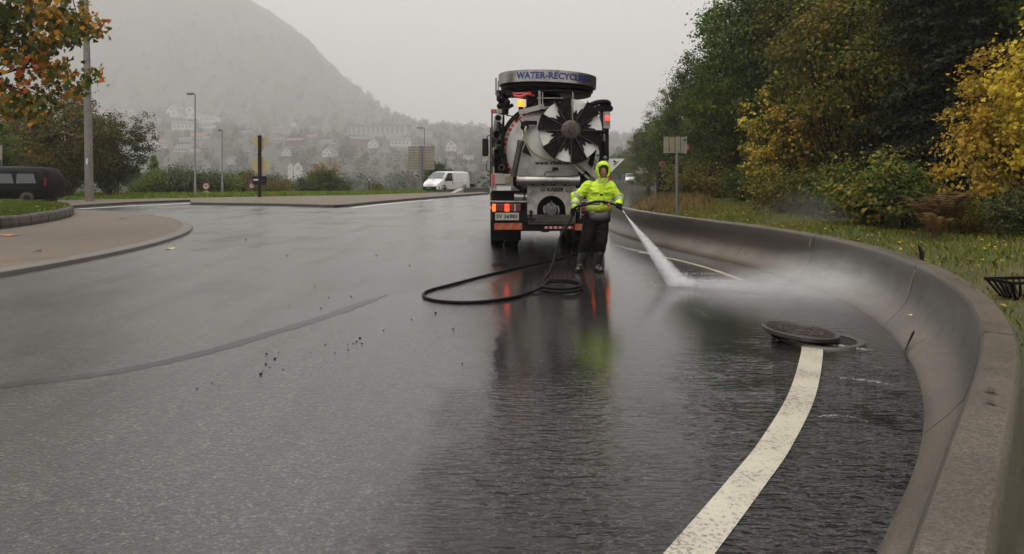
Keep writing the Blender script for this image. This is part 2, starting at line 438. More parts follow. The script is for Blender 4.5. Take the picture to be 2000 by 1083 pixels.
plain('boot_black', (.012, .012, .012), .28, 0, .3, 9, .1, coat=.6)
plain('skin', (.27, .145, .10), .5, 0, .15, 14)
plain('beard', (.09, .05, .03), .7, 0, .3, 40, .3)
plain('eye', (.03, .025, .02), .2)
plain('wood_pole', (.17, .155, .135), .7, 0, .3, 5, .4)
plain('bark', (.050, .040, .030), .85, 0, .35, 7, .6)
plain('bark_dark', (.018, .015, .012), .85, 0, .35, 7, .6)
plain('sign_back', (.22, .195, .135), .55, .0, .1, 3, dirt=((.14, .12, .08), 2, .5))
plain('sign_yellow_back', (.42, .34, .19), .55, 0, .08, 3)
plain('sign_white', (.62, .60, .56), .45, 0, .05)
plain('sign_red', (.45, .06, .05), .45, 0, .08)
plain('sign_black', (.016, .016, .017), .45, 0, .2)
plain('house_white', (.50, .485, .46), .7, 0, .04, .3)
plain('house_yellow', (.50, .40, .19), .7, 0, .05, .3)
plain('house_red', (.17, .065, .055), .7, 0, .08, .3)
plain('house_grey', (.30, .30, .295), .7, 0, .06, .3)
plain('roof_grey', (.10, .10, .105), .6, 0, .12, .4)
plain('roof_red', (.20, .085, .060), .7, 0, .12, .4)
plain('window_far', (.07, .08, .085), .2, 0, .1)
plain('debris', (.012, .011, .010), .6, 0, .3, 30, .3)
# ================================================================= the lie of the land
rng = np.random.default_rng(7)
CB = Vector((-8.3, 11.2)); RT = 12.7                     # the kerb-side curve of the barrier's toe
def arc(a0, a1, r, c=CB, n=40): return [Vector((c.x+r*math.cos(R(a0+(a1-a0)*i/n)), c.y+r*math.sin(R(a0+(a1-a0)*i/n)))) for i in range(n+1)]
def v3(p, z=0.0): return Vector((p[0], p[1], z))
toe_far = [p.to_2d() for p in catmull([v3(p) for p in [(3.86, 14.95), (3.28, 17.6), (2.93, 20.5), (2.90, 24), (3.5, 28), (4.9, 33)]], 8)]
near_end = CB+Vector((math.cos(R(-36)), math.sin(R(-36))))*RT; near_dir = Vector((math.sin(R(-36)), -math.cos(R(-36))))
NEAR = [near_end+near_dir*8.0*(1-i/20) for i in range(20)]                # it runs nearly straight past the viewer
TOE = NEAR+arc(-36, 17, RT, n=66)[:-1]+toe_far           # toe of the barrier, near to far
EDGE_R = [Vector(p) for p in [(4.9, 33), (6.6, 40), (10.5, 56), (17, 81), (28, 112), (47, 150), (75, 200), (130, 290)]]
EDGE_L = [Vector(p) for p in [(-6, 50), (-1.6, 66), (2.5, 80), (7, 95), (11.5, 116), (18, 156), (30, 206), (66, 298)]]
RPATH = np.array([(p.x, p.y) for p in TOE[:20:6]+TOE[20:86:6]+TOE[86::4]+EDGE_R[1:]])
def sdist(x, y):
    """signed distance to the right road edge (positive = verge side), vectorised"""
    pts = np.stack([x.ravel(), y.ravel()], 1); best = np.full(len(pts), 1e9); side = np.zeros(len(pts))
    for a, b in zip(RPATH[:-1], RPATH[1:]):
        ab = b-a; t = np.clip(((pts-a)@ab)/(ab@ab), 0, 1); q = a+t[:, None]*ab; dv = pts-q; d = np.hypot(dv[:, 0], dv[:, 1])
        cr = ab[0]*dv[:, 1]-ab[1]*dv[:, 0]
        m = d < best-1e-9; best[m] = d[m]; side[m] = -np.sign(cr[m])
    return (best*side).reshape(x.shape)
def sstep(a, b, x): t = np.clip((x-a)/(b-a), 0, 1); return t*t*(3-2*t)
RID_U = [-900, -300, 0, 250, 380, 470, 505, 545, 600, 628, 660, 700, 760, 830, 950, 1200, 1500, 2200]
RID_V = [-60, -60, -60, -60, -45, 0, 30, 55, 88, 120, 152, 190, 240, 284, 300, 300, 280, 240]
def wob(x, y, s, seed=0.0): return np.sin(x*s+1.3+seed)*np.cos(y*s*1.17+.7)+.5*np.sin(x*s*2.3+y*s*1.9+seed)+.25*np.sin(x*s*5.1-y*s*4.3)
def gz(x, y):
    x = np.asarray(x, float); y = np.asarray(y, float)
    shp = np.broadcast(x, y).shape; x = np.broadcast_to(x, shp).astype(float); y = np.broadcast_to(y, shp).astype(float)
    s = sdist(x, y)
    verge = np.where(s > 0, .30*sstep(.45, 3.5, s)+.05*np.clip(s-5, 0, 60)*sstep(5, 12, s)+.04*sstep(1, 3, s)*wob(x, y, .9), 0)*sstep(400, 250, y)
    verge = np.where((y < 6) & (s > 0), verge*sstep(-2, 6, y), verge)
    xl = np.interp(y, [p.y for p in EDGE_L], [p.x for p in EDGE_L])
    drop = -9.0*sstep(56, 150, y)*sstep(2, 45, xl-x)
    az = np.where(y > 1, x/np.maximum(y, 1), 0); u = 1000+F*az
    hill = np.where(y > 640, .135*(y-640)*np.clip(1.0-.00045*(u-250), .45, 1.2), 0)+np.where(y > 400, 5.0*wob(x, y, .007)*sstep(400, 1000, y), 0)
    hill = np.minimum(hill, 260)
    ridge = 2900*(VH-np.interp(u, RID_U, RID_V))/F+H
    k = sstep(1640, 2860, y)
    mt = hill*(1-k)+ridge*k+np.where(y > 1640, 9*wob(x, y, .011)+5*wob(x, y, .03), 0)*sstep(1640, 2000, y)*np.where(y > 2700, .6, 1)
    return np.where(y > 400, mt, 0)+verge+drop*np.where(y < 440, 1, sstep(900, 440, y))
def gz1(x, y): return float(gz(np.array([x]), np.array([y]))[0])

def grid_mesh(name, xs, ys):
    X, Y = np.meshgrid(xs, ys); Z = gz(X, Y)
    nx, ny = len(xs), len(ys)
    i, j = np.meshgrid(np.arange(nx-1), np.arange(ny-1)); a = (j*nx+i).ravel()
    return mesh_uniform(name, np.stack([X.ravel(), Y.ravel(), Z.ravel()], 1), np.stack([a, a+1, a+nx+1, a+nx], 1))
xs = np.unique(np.concatenate([np.linspace(-5200, -800, 60), np.linspace(-800, -60, 90), np.linspace(-60, -4, 40), np.arange(-4, 30, .6), np.linspace(30, 120, 50), np.linspace(120, 900, 60), np.linspace(900, 5200, 50)]))
ys = np.unique(np.concatenate([np.linspace(-60, -4, 12), np.arange(-4, 60, .8), np.linspace(60, 260, 70), np.linspace(260, 1600, 140), np.linspace(1600, 3000, 110), np.linspace(3000, 5000, 16)]))
gme = grid_mesh('ground', xs, ys)
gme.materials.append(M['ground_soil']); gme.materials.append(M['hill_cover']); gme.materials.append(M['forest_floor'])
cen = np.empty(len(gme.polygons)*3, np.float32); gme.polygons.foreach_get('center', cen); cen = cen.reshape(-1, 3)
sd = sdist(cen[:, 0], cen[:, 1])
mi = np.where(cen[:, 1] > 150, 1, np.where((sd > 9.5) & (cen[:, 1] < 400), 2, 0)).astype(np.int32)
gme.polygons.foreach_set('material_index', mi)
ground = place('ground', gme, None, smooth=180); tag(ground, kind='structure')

# ---------------------------------------------------------------- roadway
def sheet(name, poly, z, mat, kind='structure', parent=None):
    pts = [Vector((p[0], p[1], z)) for p in poly]
    tris = tessellate_polygon([pts])
    me = bpy.data.meshes.new(name); me.from_pydata([tuple(p) for p in pts], [], [tuple(t) for t in tris]); me.update()
    bm = bmesh.new(); bm.from_mesh(me); bmesh.ops.recalc_face_normals(bm, faces=bm.faces)
    for f in bm.faces:
        if f.normal.z < 0: f.normal_flip()
    bm.to_mesh(me); bm.free()
    o = place(name, me, mat, parent)
    if kind and parent is None: o['kind'] = kind
    return o
def offs(path, d):
    out = []
    for i, p in enumerate(path):
        t = (path[min(i+1, len(path)-1)]-path[max(i-1, 0)]).normalized(); out.append(p+Vector((t.y, -t.x))*d)
    return out
road_poly = offs(TOE, .25)+EDGE_R[1:]+EDGE_L[::-1]+[Vector(p) for p in [(-12, 47), (-19, 49), (-26, 47), (-34, 50), (-80, 62), (-80, -14), (-12, -14)]]
road = sheet('road', road_poly, .004, M['wet_asphalt'])
def ribbon(name, path, w, z, mat, kind='structure', parent=None, w1=None):
    n = len(path); ws = [w]*n if w1 is None else [w+(w1-w)*i/(n-1) for i in range(n)]
    l = [offs(path, -ws[i]/2)[i] for i in range(n)]; r = [offs(path, ws[i]/2)[i] for i in range(n)]
    vs = [v3(p, z) for p in l]+[v3(p, z) for p in r]
    me = bpy.data.meshes.new(name); me.from_pydata([tuple(v) for v in vs], [], [(i, n+i, n+i+1, i+1) for i in range(n-1)]); me.update()
    o = place(name, me, mat, parent)
    if kind and parent is None: o['kind'] = kind
    return o
wl_pts = [p.to_2d() for p in catmull([v3(p) for p in [(-1.6, -.4), (-.62, 1.1), (.08, 2.15), (.765, 3.18), (1.26, 3.94), (1.61, 4.5), (2.16, 5.5), (2.76, 6.8), (2.96, 7.35)]], 8)]
ribbon('edge_line_marking', wl_pts, .185, .0085, M['white_paint'])
ribbon('edge_line_marking', arc(1.3, 22, 11.85, n=24), .10, .0085, M['yellow_paint'])
ribbon('lane_line_marking', [G(688, 406.5).to_2d(), G(760, 398.5).to_2d(), G(850, 390.5).to_2d()], .35, .0085, M['far_paint'])
ribbon('lane_line_marking', [G(150, 409).to_2d(), G(260, 402.5).to_2d(), G(372, 398).to_2d()], .5, .0085, M['far_paint'])
seam = [p.to_2d() for p in catmull([v3(G(u, v)) for u, v in [(-260, 800), (0, 756), (220, 728), (400, 690), (520, 655), (640, 618), (760, 575)]], 6)]
def patchy(name, path, w, z, mat):
    rr = random.Random(9); n = len(path); a, b_ = offs(path, -1), offs(path, 1); vs = []
    for i, p in enumerate(path):
        f = min(1, (n-1-i)/9)*w; d = [(q-p).normalized() for q in (a[i], b_[i])]
        vs += [v3(p+d[0]*f*rr.uniform(.36, .56), z), v3(p+d[1]*f*rr.uniform(.36, .56), z)]
    me = bpy.data.meshes.new(name); me.from_pydata([tuple(v) for v in vs], [], [(2*i, 2*i+1, 2*i+3, 2*i+2) for i in range(n-1)]); me.update(); return tag(place(name, me, mat), kind='structure')
patchy('tar_seam', [p.to_2d() for p in catmull([v3(p) for p in seam], 4)], .17, .006, M['tar'])

# ---------------------------------------------------------------- concrete barrier, cast in lengths
PROF = [(0, 0), (.01, .035), (.07, .10), (.15, .185), (.215, .275), (.258, .375), (.285, .50), (.305, .665), (.325, .695), (.345, .70), (.468, .70), (.49, .67), (.53, 0)]
def sweep(mb, path, prof, cap=True, base=0.0):
    n = len(path); m = len(prof); vs, fs = [], []
    for i, p in enumerate(path):
        t = (path[min(i+1, n-1)]-path[max(i-1, 0)]).normalized(); nr = Vector((t.y, -t.x))
        for s, z in prof: q = p+nr*s; vs.append((q.x, q.y, base+z))
    for i in range(n-1):
        for k in range(m-1): fs.append((i*m+k, i*m+k+1, (i+1)*m+k+1, (i+1)*m+k))
    if cap: fs += [tuple(range(m)), tuple((n-1)*m+k for k in range(m-1, -1, -1))]
    return mb.add(vs, fs)
barrier = tag(empty('concrete_barrier', (0, 0, 0)), 'curved concrete safety barrier sweeping round the bend beside the white edge line', 'barrier')
joints = [-31.5, -15.1, 1.3]
nr = NEAR+arc(-36, -31.545, RT, n=6)
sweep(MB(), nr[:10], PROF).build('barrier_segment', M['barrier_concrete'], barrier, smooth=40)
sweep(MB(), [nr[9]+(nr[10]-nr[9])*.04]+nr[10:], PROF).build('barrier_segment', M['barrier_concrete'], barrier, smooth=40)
for a, b_ in zip(joints[:-1], joints[1:]):
    e = .03
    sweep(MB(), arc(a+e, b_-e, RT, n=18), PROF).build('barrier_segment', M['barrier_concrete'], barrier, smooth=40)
rest = arc(1.3+.045, 17, RT, n=16)[:-1]+toe_far
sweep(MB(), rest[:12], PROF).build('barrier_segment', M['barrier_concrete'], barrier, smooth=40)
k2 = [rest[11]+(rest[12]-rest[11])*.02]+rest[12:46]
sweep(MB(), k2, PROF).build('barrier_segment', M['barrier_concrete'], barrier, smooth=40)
# yellow lichen streaks bleeding from two joints
plain('joint_stain', (.36, .30, .12), .7, 0, .35, 30)
def stain(ang, s0, z0, s1, z1, w):
    mb = MB(); r0, r1 = RT+s0, RT+s1; a = R(ang); tv = Vector((-math.sin(a), math.cos(a)))
    p0 = CB+Vector((math.cos(a), math.sin(a)))*r0; p1 = CB+Vector((math.cos(a), math.sin(a)))*r1
    vs = [v3(p0-tv*w*.5, z0), v3(p0+tv*w*.5, z0), v3(p1+tv*w, z1), v3(p1-tv*w, z1)]
    return mb.add(vs, [(0, 1, 2, 3)]).build('joint_stain', M['joint_stain'], barrier)
stain(-15.4, .222, .40, .288, .64, .010); stain(-16.0, .345, .703, .465, .703, .008); stain(1.7, .262, .50, .290, .64, .014)
stain(-14.7, .345, .7035, .465, .7035, .012)

# ---------------------------------------------------------------- roundabout apron, kerb stones, raised green
CA, RA = Vector((-29.47, 14.25)), 21.41
def stones(parent, path, prof, mat, length, gap, name='kerb_stone', jit=.0, base=0.0, bevel=.012):
    """lays separate stones along a path"""
    L = [0.0]
    for a, b in zip(path[:-1], path[1:]): L.append(L[-1]+(b-a).length)
    def at(s):
        s = min(max(s, 0), L[-1]); i = int(np.searchsorted(L, s, 'right')-1); i = min(i, len(path)-2)
        return path[i]+(path[i+1]-path[i])*((s-L[i])/max(L[i+1]-L[i], 1e-9))
    s = 0.0; rr = random.Random(5)
    while s < L[-1]-length*.3:
        ln = length*(1+rr.uniform(-jit, jit)); e = min(s+ln-gap, L[-1])
        sub = [at(s+(e-s)*k/3) for k in range(4)]
        dz, ds = rr.uniform(-jit, jit)*.06, rr.uniform(-jit, jit)*.08
        o = sweep(MB(), sub, [(x+ds, z+(dz if z > .02 else 0)) for x, z in prof], base=base).build(name, mat, parent, bevel=bevel)
        s += ln
apron_path = arc(-42, 78, RA, CA, n=120)
apron = sheet('apron', [p for p in offs(apron_path, -.30)]+[Vector((-45, 24)), Vector((-45, 2))], .088, M['apron_paving'])
sweep(MB(), offs(apron_path, -.31), [(0, .087), (0, 0)], cap=False).build('bedding', M['apron_paving'], apron)
stones(apron, apron_path, [(0, 0), (0, .075), (-.025, .092), (-.29, .100), (-.30, .07), (-.30, 0)], M['kerb_granite'], 1.0, .008, bevel=0)
# worn paver courses: shallow ridges running round the apron
for k, rr_ in enumerate([.9, 1.5, 2.1, 2.7, 3.3, 3.9, 4.5]):
    pth = arc(4, 58, RA-.3-rr_, CA, n=60)
    sweep(MB(), pth, [(-.022, .0885), (0, .0925), (.022, .0885)], cap=False).build('paver_course', M['apron_paving'], apron)
CI, RI = Vector((-35.0, 18.8)), 20.5
isl_path = arc(-25, 60, RI, CI, n=110)
island = tag(empty('green_island'), kind='structure')
def isl_h(x, y):
    d = RI-np.hypot(x-CI.x, y-CI.y); return .40+.55*sstep(0, 9, d)+.02*wob(x, y, 1.7)
ai = np.radians(np.linspace(-40, 75, 90)); ri = np.concatenate([np.linspace(RI-.22, RI-6, 26), np.linspace(RI-6.5, 2, 12)])
A_, R_ = np.meshgrid(ai, ri); X_, Y_ = CI.x+R_*np.cos(A_), CI.y+R_*np.sin(A_); Z_ = isl_h(X_, Y_)
nx = len(ai); ii, jj = np.meshgrid(np.arange(nx-1), np.arange(len(ri)-1)); a_ = (jj*nx+ii).ravel()
mat_ground('lawn_soil', [(.3, (.020, .030, .008)), (.7, (.05, .062, .016))], 1.5)
place('turf_mound', mesh_uniform('turf_mound', np.stack([X_.ravel(), Y_.ravel(), Z_.ravel()], 1), np.stack([a_, a_+1, a_+nx+1, a_+nx], 1)), M['lawn_soil'], island, smooth=180)
stones(island, isl_path, [(0, .05), (.03, .20), (.0, .38), (-.05, .43), (-.26, .44), (-.30, .05)], M['mossy_stone'], .85, .03, jit=.18, bevel=.03)

# ---------------------------------------------------------------- far pavements
def slab(name, poly, h, mat, kerbpath):
    root = tag(empty(name), kind='structure')
    sheet('paving', poly, h, mat, None, root)
    stones(root, kerbpath, [(0, 0), (0, h-.02), (-.02, h+.008), (-.20, h+.010), (-.20, 0)], M['kerb_dark'], 1.2, .01, bevel=0)
    return root
sp_front = [G(372, 400.5).to_2d(), G(430, 401.5).to_2d(), G(520, 402.5).to_2d(), G(600, 404.5).to_2d(), G(645, 406).to_2d(), G(672, 405).to_2d(), G(700, 402).to_2d(), G(760, 396).to_2d(), G(850, 388).to_2d(), G(955, 380).to_2d()]
sp_front = [p.to_2d() for p in catmull([v3(p) for p in sp_front], 5)]
slab('traffic_pavement', sp_front+[Vector(p) for p in [(-3.5, 70), (-12, 56), (-18, 52.5), (-21.5, 49.5)]], .13, M['apron_paving'], sp_front)
st_front = [G(120, 408).to_2d(), G(180, 404).to_2d(), G(260, 399).to_2d(), G(385, 394).to_2d()]
st_front = [p.to_2d() for p in catmull([v3(p) for p in st_front], 5)]
slab('pavement', st_front+[Vector(p) for p in [(-21, 50.5), (-27.5, 45), (-30, 41)]], .12, M['apron_paving'], st_front)

# ---------------------------------------------------------------- grass (nobody could count the blades)
def blades(name, x, y, z, h, w, lean, mat, kind='stuff'):
    n = len(x); an = rng.uniform(0, 2*np.pi, n); la = rng.uniform(0, 2*np.pi, n)
    dx, dy = np.cos(an)*w/2, np.sin(an)*w/2; lx, ly = np.cos(la)*lean*h, np.sin(la)*lean*h
    v = np.empty((n, 5, 3))
    v[:, 0] = np.stack([x-dx, y-dy, z-.02], 1); v[:, 1] = np.stack([x+dx, y+dy, z-.02], 1)
    v[:, 2] = np.stack([x+dx*.7+lx*.4, y+dy*.7+ly*.4, z+h*.62], 1); v[:, 4] = np.stack([x-dx*.7+lx*.4, y-dy*.7+ly*.4, z+h*.62], 1)
    v[:, 3] = np.stack([x+lx, y+ly, z+h*(1-.25*lean)], 1)
    o = place(name, mesh_uniform(name, v.reshape(-1, 3), np.arange(n*5).reshape(n, 5)), mat)
    return tag(o, kind=kind)
mat_leaf('grass_verge', [(0, (.070, .095, .012)), (.35, (.12, .145, .020)), (.65, (.17, .165, .032)), (.88, (.24, .19, .055)), (1, (.10, .055, .022))], .35, .2, [(.38, (.065, .11, .012)), (.5, (.135, .155, .022)), (.62, (.23, .18, .05))])
mat_leaf('grass_lawn', [(0, (.045, .085, .008)), (.5, (.085, .135, .012)), (1, (.16, .17, .03))], .5, .2, [(.4, (.045, .085, .010)), (.6, (.10, .13, .02))])
mat_leaf('grass_far', [(0, (.075, .14, .010)), (.5, (.13, .20, .016)), (1, (.22, .22, .035))], .1, .2)
mat_leaf('grass_red', [(0, (.13, .080, .030)), (.5, (.21, .145, .055)), (1, (.27, .21, .08))], .35, .2)
def verge_pts(n, smin, smax, y0, y1, x1=40):
    x = rng.uniform(0, x1, n*3); y = rng.uniform(y0, y1, n*3); s = sdist(x, y); m = (s > smin) & (s < smax)
    # more blades where it is near
    x, y, s = x[m], y[m], s[m]; keep = rng.uniform(0, 1, len(x)) < np.clip(22/np.maximum(y, 6), .15, 1.0); return x[keep][:n], y[keep][:n], s[keep][:n]
x, y, s = verge_pts(120000, .55, 14, 4, 62, 24)
cl = .5+.5*np.clip(wob(x, y, 1.1, 2), -1, 1)
blades('verge_grass', x, y, gz(x, y), (.035+.10*rng.random(len(x))*(.3+cl))*np.where(s < 1.2, .5, 1)+.02, .007+.0006*y, rng.uniform(.2, .8, len(x)), M['grass_verge'])
x, y, s = verge_pts(12000, .1, 4.0, 26, 62, 20)
blades('tall_russet_grass', x, y, gz(x, y), .12+.38*rng.random(len(x)), .022, rng.uniform(.15, .6, len(x)), M['grass_red'])
th = np.radians(rng.uniform(-25, 62, 60000)); rr_ = RI-.1-np.abs(rng.normal(0, 3.2, 60000)); x, y = CI.x+rr_*np.cos(th), CI.y+rr_*np.sin(th)
blades('island_grass', x, y, isl_h(x, y), .03+.07*rng.random(len(x)), .018, rng.uniform(.3, .9, len(x)), M['grass_lawn'])
def strip_pts(n, pl):
    pl = [np.array(p) for p in pl]; t = rng.random(n)*(len(pl)-1); i = np.minimum(t.astype(int), len(pl)-2); f = (t-i)[:, None]
    a = np.array([p[0] for p in pl]); b = np.array([p[1] for p in pl])
    c0 = a[i]*(1-f)+a[i+1]*f; c1 = b[i]*(1-f)+b[i+1]*f; g = rng.random(n)[:, None]; return (c0*(1-g)+c1*g).T
x, y = strip_pts(42000, [((-60, 54), (-60, 80)), ((-31, 43.5), (-36, 60)), ((-27.3, 45.6), (-31, 62)), ((-20.8, 50.8), (-24, 66)), ((-17.5, 53), (-18, 70)), ((-11.8, 56.5), (-11, 72)), ((-4.2, 69), (-3.2, 84)), ((-1, 82), (1, 94)), ((7, 96), (8, 110))])
blades('far_verge_grass', x, y, gz(x, y), .16+.26*rng.random(len(x)), .06, rng.uniform(.2, .8, len(x)), M['grass_far'])

# ---------------------------------------------------------------- the air: autumn mist
hz = MB().bx(-5300, 5300, -150, 5100, -14, 880).build('haze', None); hz['kind'] = 'stuff'
hm = bpy.data.materials.new('haze'); hm.use_nodes = True; hn = hm.node_tree.nodes; hn.clear()
ho = hn.new('ShaderNodeOutputMaterial'); hv = hn.new('ShaderNodeVolumePrincipled')
hv.inputs['Color'].default_value = (.96, .955, .945, 1); hv.inputs['Density'].default_value = HAZE_DENSITY; hv.inputs['Anisotropy'].default_value = .25
hm.node_tree.links.new(hv.outputs[0], ho.inputs['Volume']); hz.data.materials.append(hm)
# ================================================================= vegetation
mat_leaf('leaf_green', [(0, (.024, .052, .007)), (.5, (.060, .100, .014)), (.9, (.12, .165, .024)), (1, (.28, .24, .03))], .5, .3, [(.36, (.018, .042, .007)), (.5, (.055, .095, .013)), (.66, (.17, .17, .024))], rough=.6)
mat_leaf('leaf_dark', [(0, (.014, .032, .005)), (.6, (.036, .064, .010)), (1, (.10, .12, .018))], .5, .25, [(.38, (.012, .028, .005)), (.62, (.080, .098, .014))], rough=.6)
mat_leaf('leaf_olive', [(0, (.034, .052, .008)), (.5, (.090, .100, .015)), (.85, (.17, .14, .022)), (1, (.30, .16, .035))], .6, .3, [(.36, (.030, .054, .008)), (.52, (.095, .105, .015)), (.66, (.23, .14, .030))], rough=.6)
mat_leaf('leaf_yellow', [(0, (.27, .19, .02)), (.4, (.50, .35, .035)), (.75, (.62, .44, .06)), (.92, (.46, .23, .03)), (1, (.08, .10, .02))], 1.1, .35, [(.34, (.035, .055, .012)), (.41, (.24, .19, .022)), (.48, (.56, .40, .045)), (.72, (.52, .31, .04))], clump_amt=.65)
mat_leaf('leaf_yellowgreen', [(0, (.06, .08, .014)), (.5, (.15, .14, .020)), (.8, (.36, .27, .03)), (1, (.34, .16, .03))], 1.2, .3, [(.40, (.030, .052, .010)), (.49, (.14, .13, .018)), (.57, (.54, .37, .035)), (.75, (.46, .22, .03))], clump_amt=.7)
mat_leaf('leaf_maple', [(0, (.022, .040, .008)), (.5, (.065, .080, .014)), (.8, (.20, .12, .02)), (1, (.48, .20, .03))], .62, .3, [(.42, (.030, .052, .010)), (.50, (.11, .095, .016)), (.58, (.50, .20, .020)), (.66, (.40, .040, .016)), (.74, (.20, .020, .012))], clump_amt=.7)
mat_leaf('leaf_conifer', [(0, (.006, .011, .004)), (.6, (.013, .021, .007)), (1, (.030, .040, .010))], .8, .1, rough=.65)
mat_leaf('leaf_fern', [(0, (.065, .045, .015)), (.5, (.13, .075, .026)), (1, (.20, .12, .045))], .8, .2)
mat_leaf('leaf_ferngreen', [(0, (.025, .038, .012)), (.5, (.045, .060, .018)), (1, (.11, .10, .03))], .8, .2)
mat_leaf('leaf_far', [(0, (.022, .036, .014)), (1, (.036, .050, .018))], .012, .15, [(.35, (.016, .030, .011)), (.5, (.032, .046, .016)), (.62, (.070, .060, .022)), (.72, (.12, .070, .024))], clump_amt=.75)

LEAF = {
 'oval': [(0, 0), (.30, .30), (.30, .68), (0, 1.0), (-.30, .68), (-.30, .30)],
 'rhomb': [(0, 0), (.32, .45), (0, 1.0), (-.32, .45)],
 'needle': [(0, 0), (.10, .4), (0, 1.0), (-.10, .4)],
 'maple': [(0, 0), (.22, .10), (.52, .06), (.40, .36), (.58, .62), (.26, .58), (.0, 1.0), (-.26, .58), (-.58, .62), (-.40, .36), (-.52, .06), (-.22, .10)],
}
def unit(a): return a/np.maximum(np.linalg.norm(a, axis=1, keepdims=True), 1e-9)
def leaf_mesh(name, pos, size, rg, kind='oval', up=.35, out=None, droop=.35):
    n = len(pos); tpl = np.array(LEAF[kind]); k = len(tpl)
    nrm = rg.normal(size=(n, 3)); nrm[:, 2] = np.abs(nrm[:, 2])*.6+up
    if out is not None: nrm += out*.7
    nrm = unit(nrm); t = rg.normal(size=(n, 3)); t[:, 2] -= droop
    if out is not None: t += out*.5
    t = unit(t-nrm*(t*nrm).sum(1, keepdims=True)); b = np.cross(nrm, t)
    sz = (size*rg.uniform(.65, 1.3, n))[:, None, None]
    v = pos[:, None, :]+sz*(tpl[None, :, 0, None]*b[:, None, :]+(tpl[None, :, 1, None]-.3)*t[:, None, :]+(np.abs(tpl[None, :, 0, None])*.28-.10*tpl[None, :, 1, None]**2)*nrm[:, None, :])
    return mesh_uniform(name, v.reshape(-1, 3), np.arange(n*k).reshape(n, k))
def lobed(rg, n, c, rad, lobes=9, inner=.35):
    """cluster centres in an uneven crown: ellipsoid with random bulges, mostly near its skin"""
    d = unit(rg.normal(size=(n, 3))); L = unit(rg.normal(size=(lobes, 3))); amp = rg.uniform(.10, .42, lobes)
    bulge = .72+(np.clip(d@L.T, 0, 1)**6*amp).sum(1)
    r = (inner+(1-inner)*rg.random(n)**.55)*bulge
    return np.array(c)+d*r[:, None]*np.array(rad)
def deciduous(name, seed, h, cr, c0, nclu, per, leaf, kind='oval', spread=.32, rt=.14, lean=(0, 0), stems=1, nlimb=26, lobes=9):
    """returns (trunk mesh, crown mesh): h height, cr crown radius, c0 where the crown starts"""
    rg = np.random.default_rng(seed); rr = random.Random(seed)
    cz = (h+c0)/2; rad = (cr, cr, (h-c0)/2)
    cl = lobed(rg, nclu, (lean[0]*.6, lean[1]*.6, cz), rad, lobes)
    cl[:, 2] = np.maximum(cl[:, 2], c0*.8+.15*rg.random(nclu))
    mb = MB()
    for s in range(stems):
        a = 2*math.pi*s/max(stems, 1)+rr.random(); sp = 0 if stems == 1 else cr*.5
        top = Vector((lean[0]+sp*math.cos(a), lean[1]+sp*math.sin(a), h*.93)); mid = Vector((lean[0]*.25+rr.uniform(-.2, .2), lean[1]*.25+rr.uniform(-.2, .2), h*.5))
        pt = bezier((.12*math.cos(a)*(stems > 1), .12*math.sin(a)*(stems > 1), -.25), mid, top, 9)
        mb.tube(pt, [rt*(1-.92*i/9)+.006 for i in range(10)], 7)
        order = list(range(nclu)); rr.shuffle(order)
        for i in order[:nlimb//stems]:
            c = Vector(cl[i]); f = min(max((c.z-.25*h*.4)/h*.8-.05, .08), .85); b = pt[int(f*9)]
            m = (b+c)/2+Vector((0, 0, .12*(c-b).length)); r0 = rt*(1-.9*f)*.42+.004
            mb.tube(bezier(b, m, c, 5), [r0*(1-.85*j/5)+.003 for j in range(6)], 5)
            for _ in range(2):
                e = c+Vector((rr.gauss(0, spread), rr.gauss(0, spread), rr.gauss(0, spread*.7))); mb.tube([m, (m+e)/2+Vector((0, 0, .05)), e], [r0*.4+.003, r0*.2+.003, .002], 4)
    idx = rg.integers(0, nclu, nclu*per); scl = rg.uniform(.55, 1.35, nclu)[idx]
    pos = cl[idx]+rg.normal(size=(len(idx), 3))*np.array([spread, spread, spread*.62])*scl[:, None]
    out = unit(pos-np.array([0, 0, cz]))
    return mb.mesh(name+'_trunk'), leaf_mesh(name+'_crown', pos, leaf, rg, kind, out=out)
def conifer(name, seed, h, r, nwh=26, leaf=.16, rt=.16):
    rg = np.random.default_rng(seed); rr = random.Random(seed); mb = MB()
    mb.tube([(0, 0, -.2), (0, 0, h*.5), (.05, 0, h)], [rt, rt*.55, .012], 8); P_ = []
    for w in range(nwh):
        f = w/nwh; z = h*(.06+.92*f); L = r*(1-f)**.8*rr.uniform(.75, 1.1)+.12
        for b in range(7):
            a = rr.uniform(0, 2*math.pi); d = Vector((math.cos(a), math.sin(a), 0)); dr = rr.uniform(.15, .35)
            pts = [Vector((0, 0, z)), Vector((0, 0, z))+d*L*.5+Vector((0, 0, -.10*L)), Vector((0, 0, z))+d*L+Vector((0, 0, -dr*L))]
            mb.tube(pts, [.022*(1-f)+.006, .012, .003], 4)
            n = int(26+60*L/r); t = rg.random(n)**.7; q = np.array([list(pts[0]*(1-x)**2+pts[1]*2*x*(1-x)+pts[2]*x*x) for x in t])
            sd = np.array([-d.y, d.x, 0]); wid = .34*L*(1-t*.75)+.05
            q += (rg.uniform(-1, 1, n)*wid)[:, None]*sd; q[:, 2] -= np.abs(rg.normal(0, .08, n))+.10*rg.random(n); P_.append(q)
    pos = np.concatenate(P_); out = unit(pos*np.array([1, 1, 0])+1e-6)
    return mb.mesh(name+'_trunk'), leaf_mesh(name+'_crown', pos, leaf, rg, 'rhomb', out=out, droop=.8, up=.6)

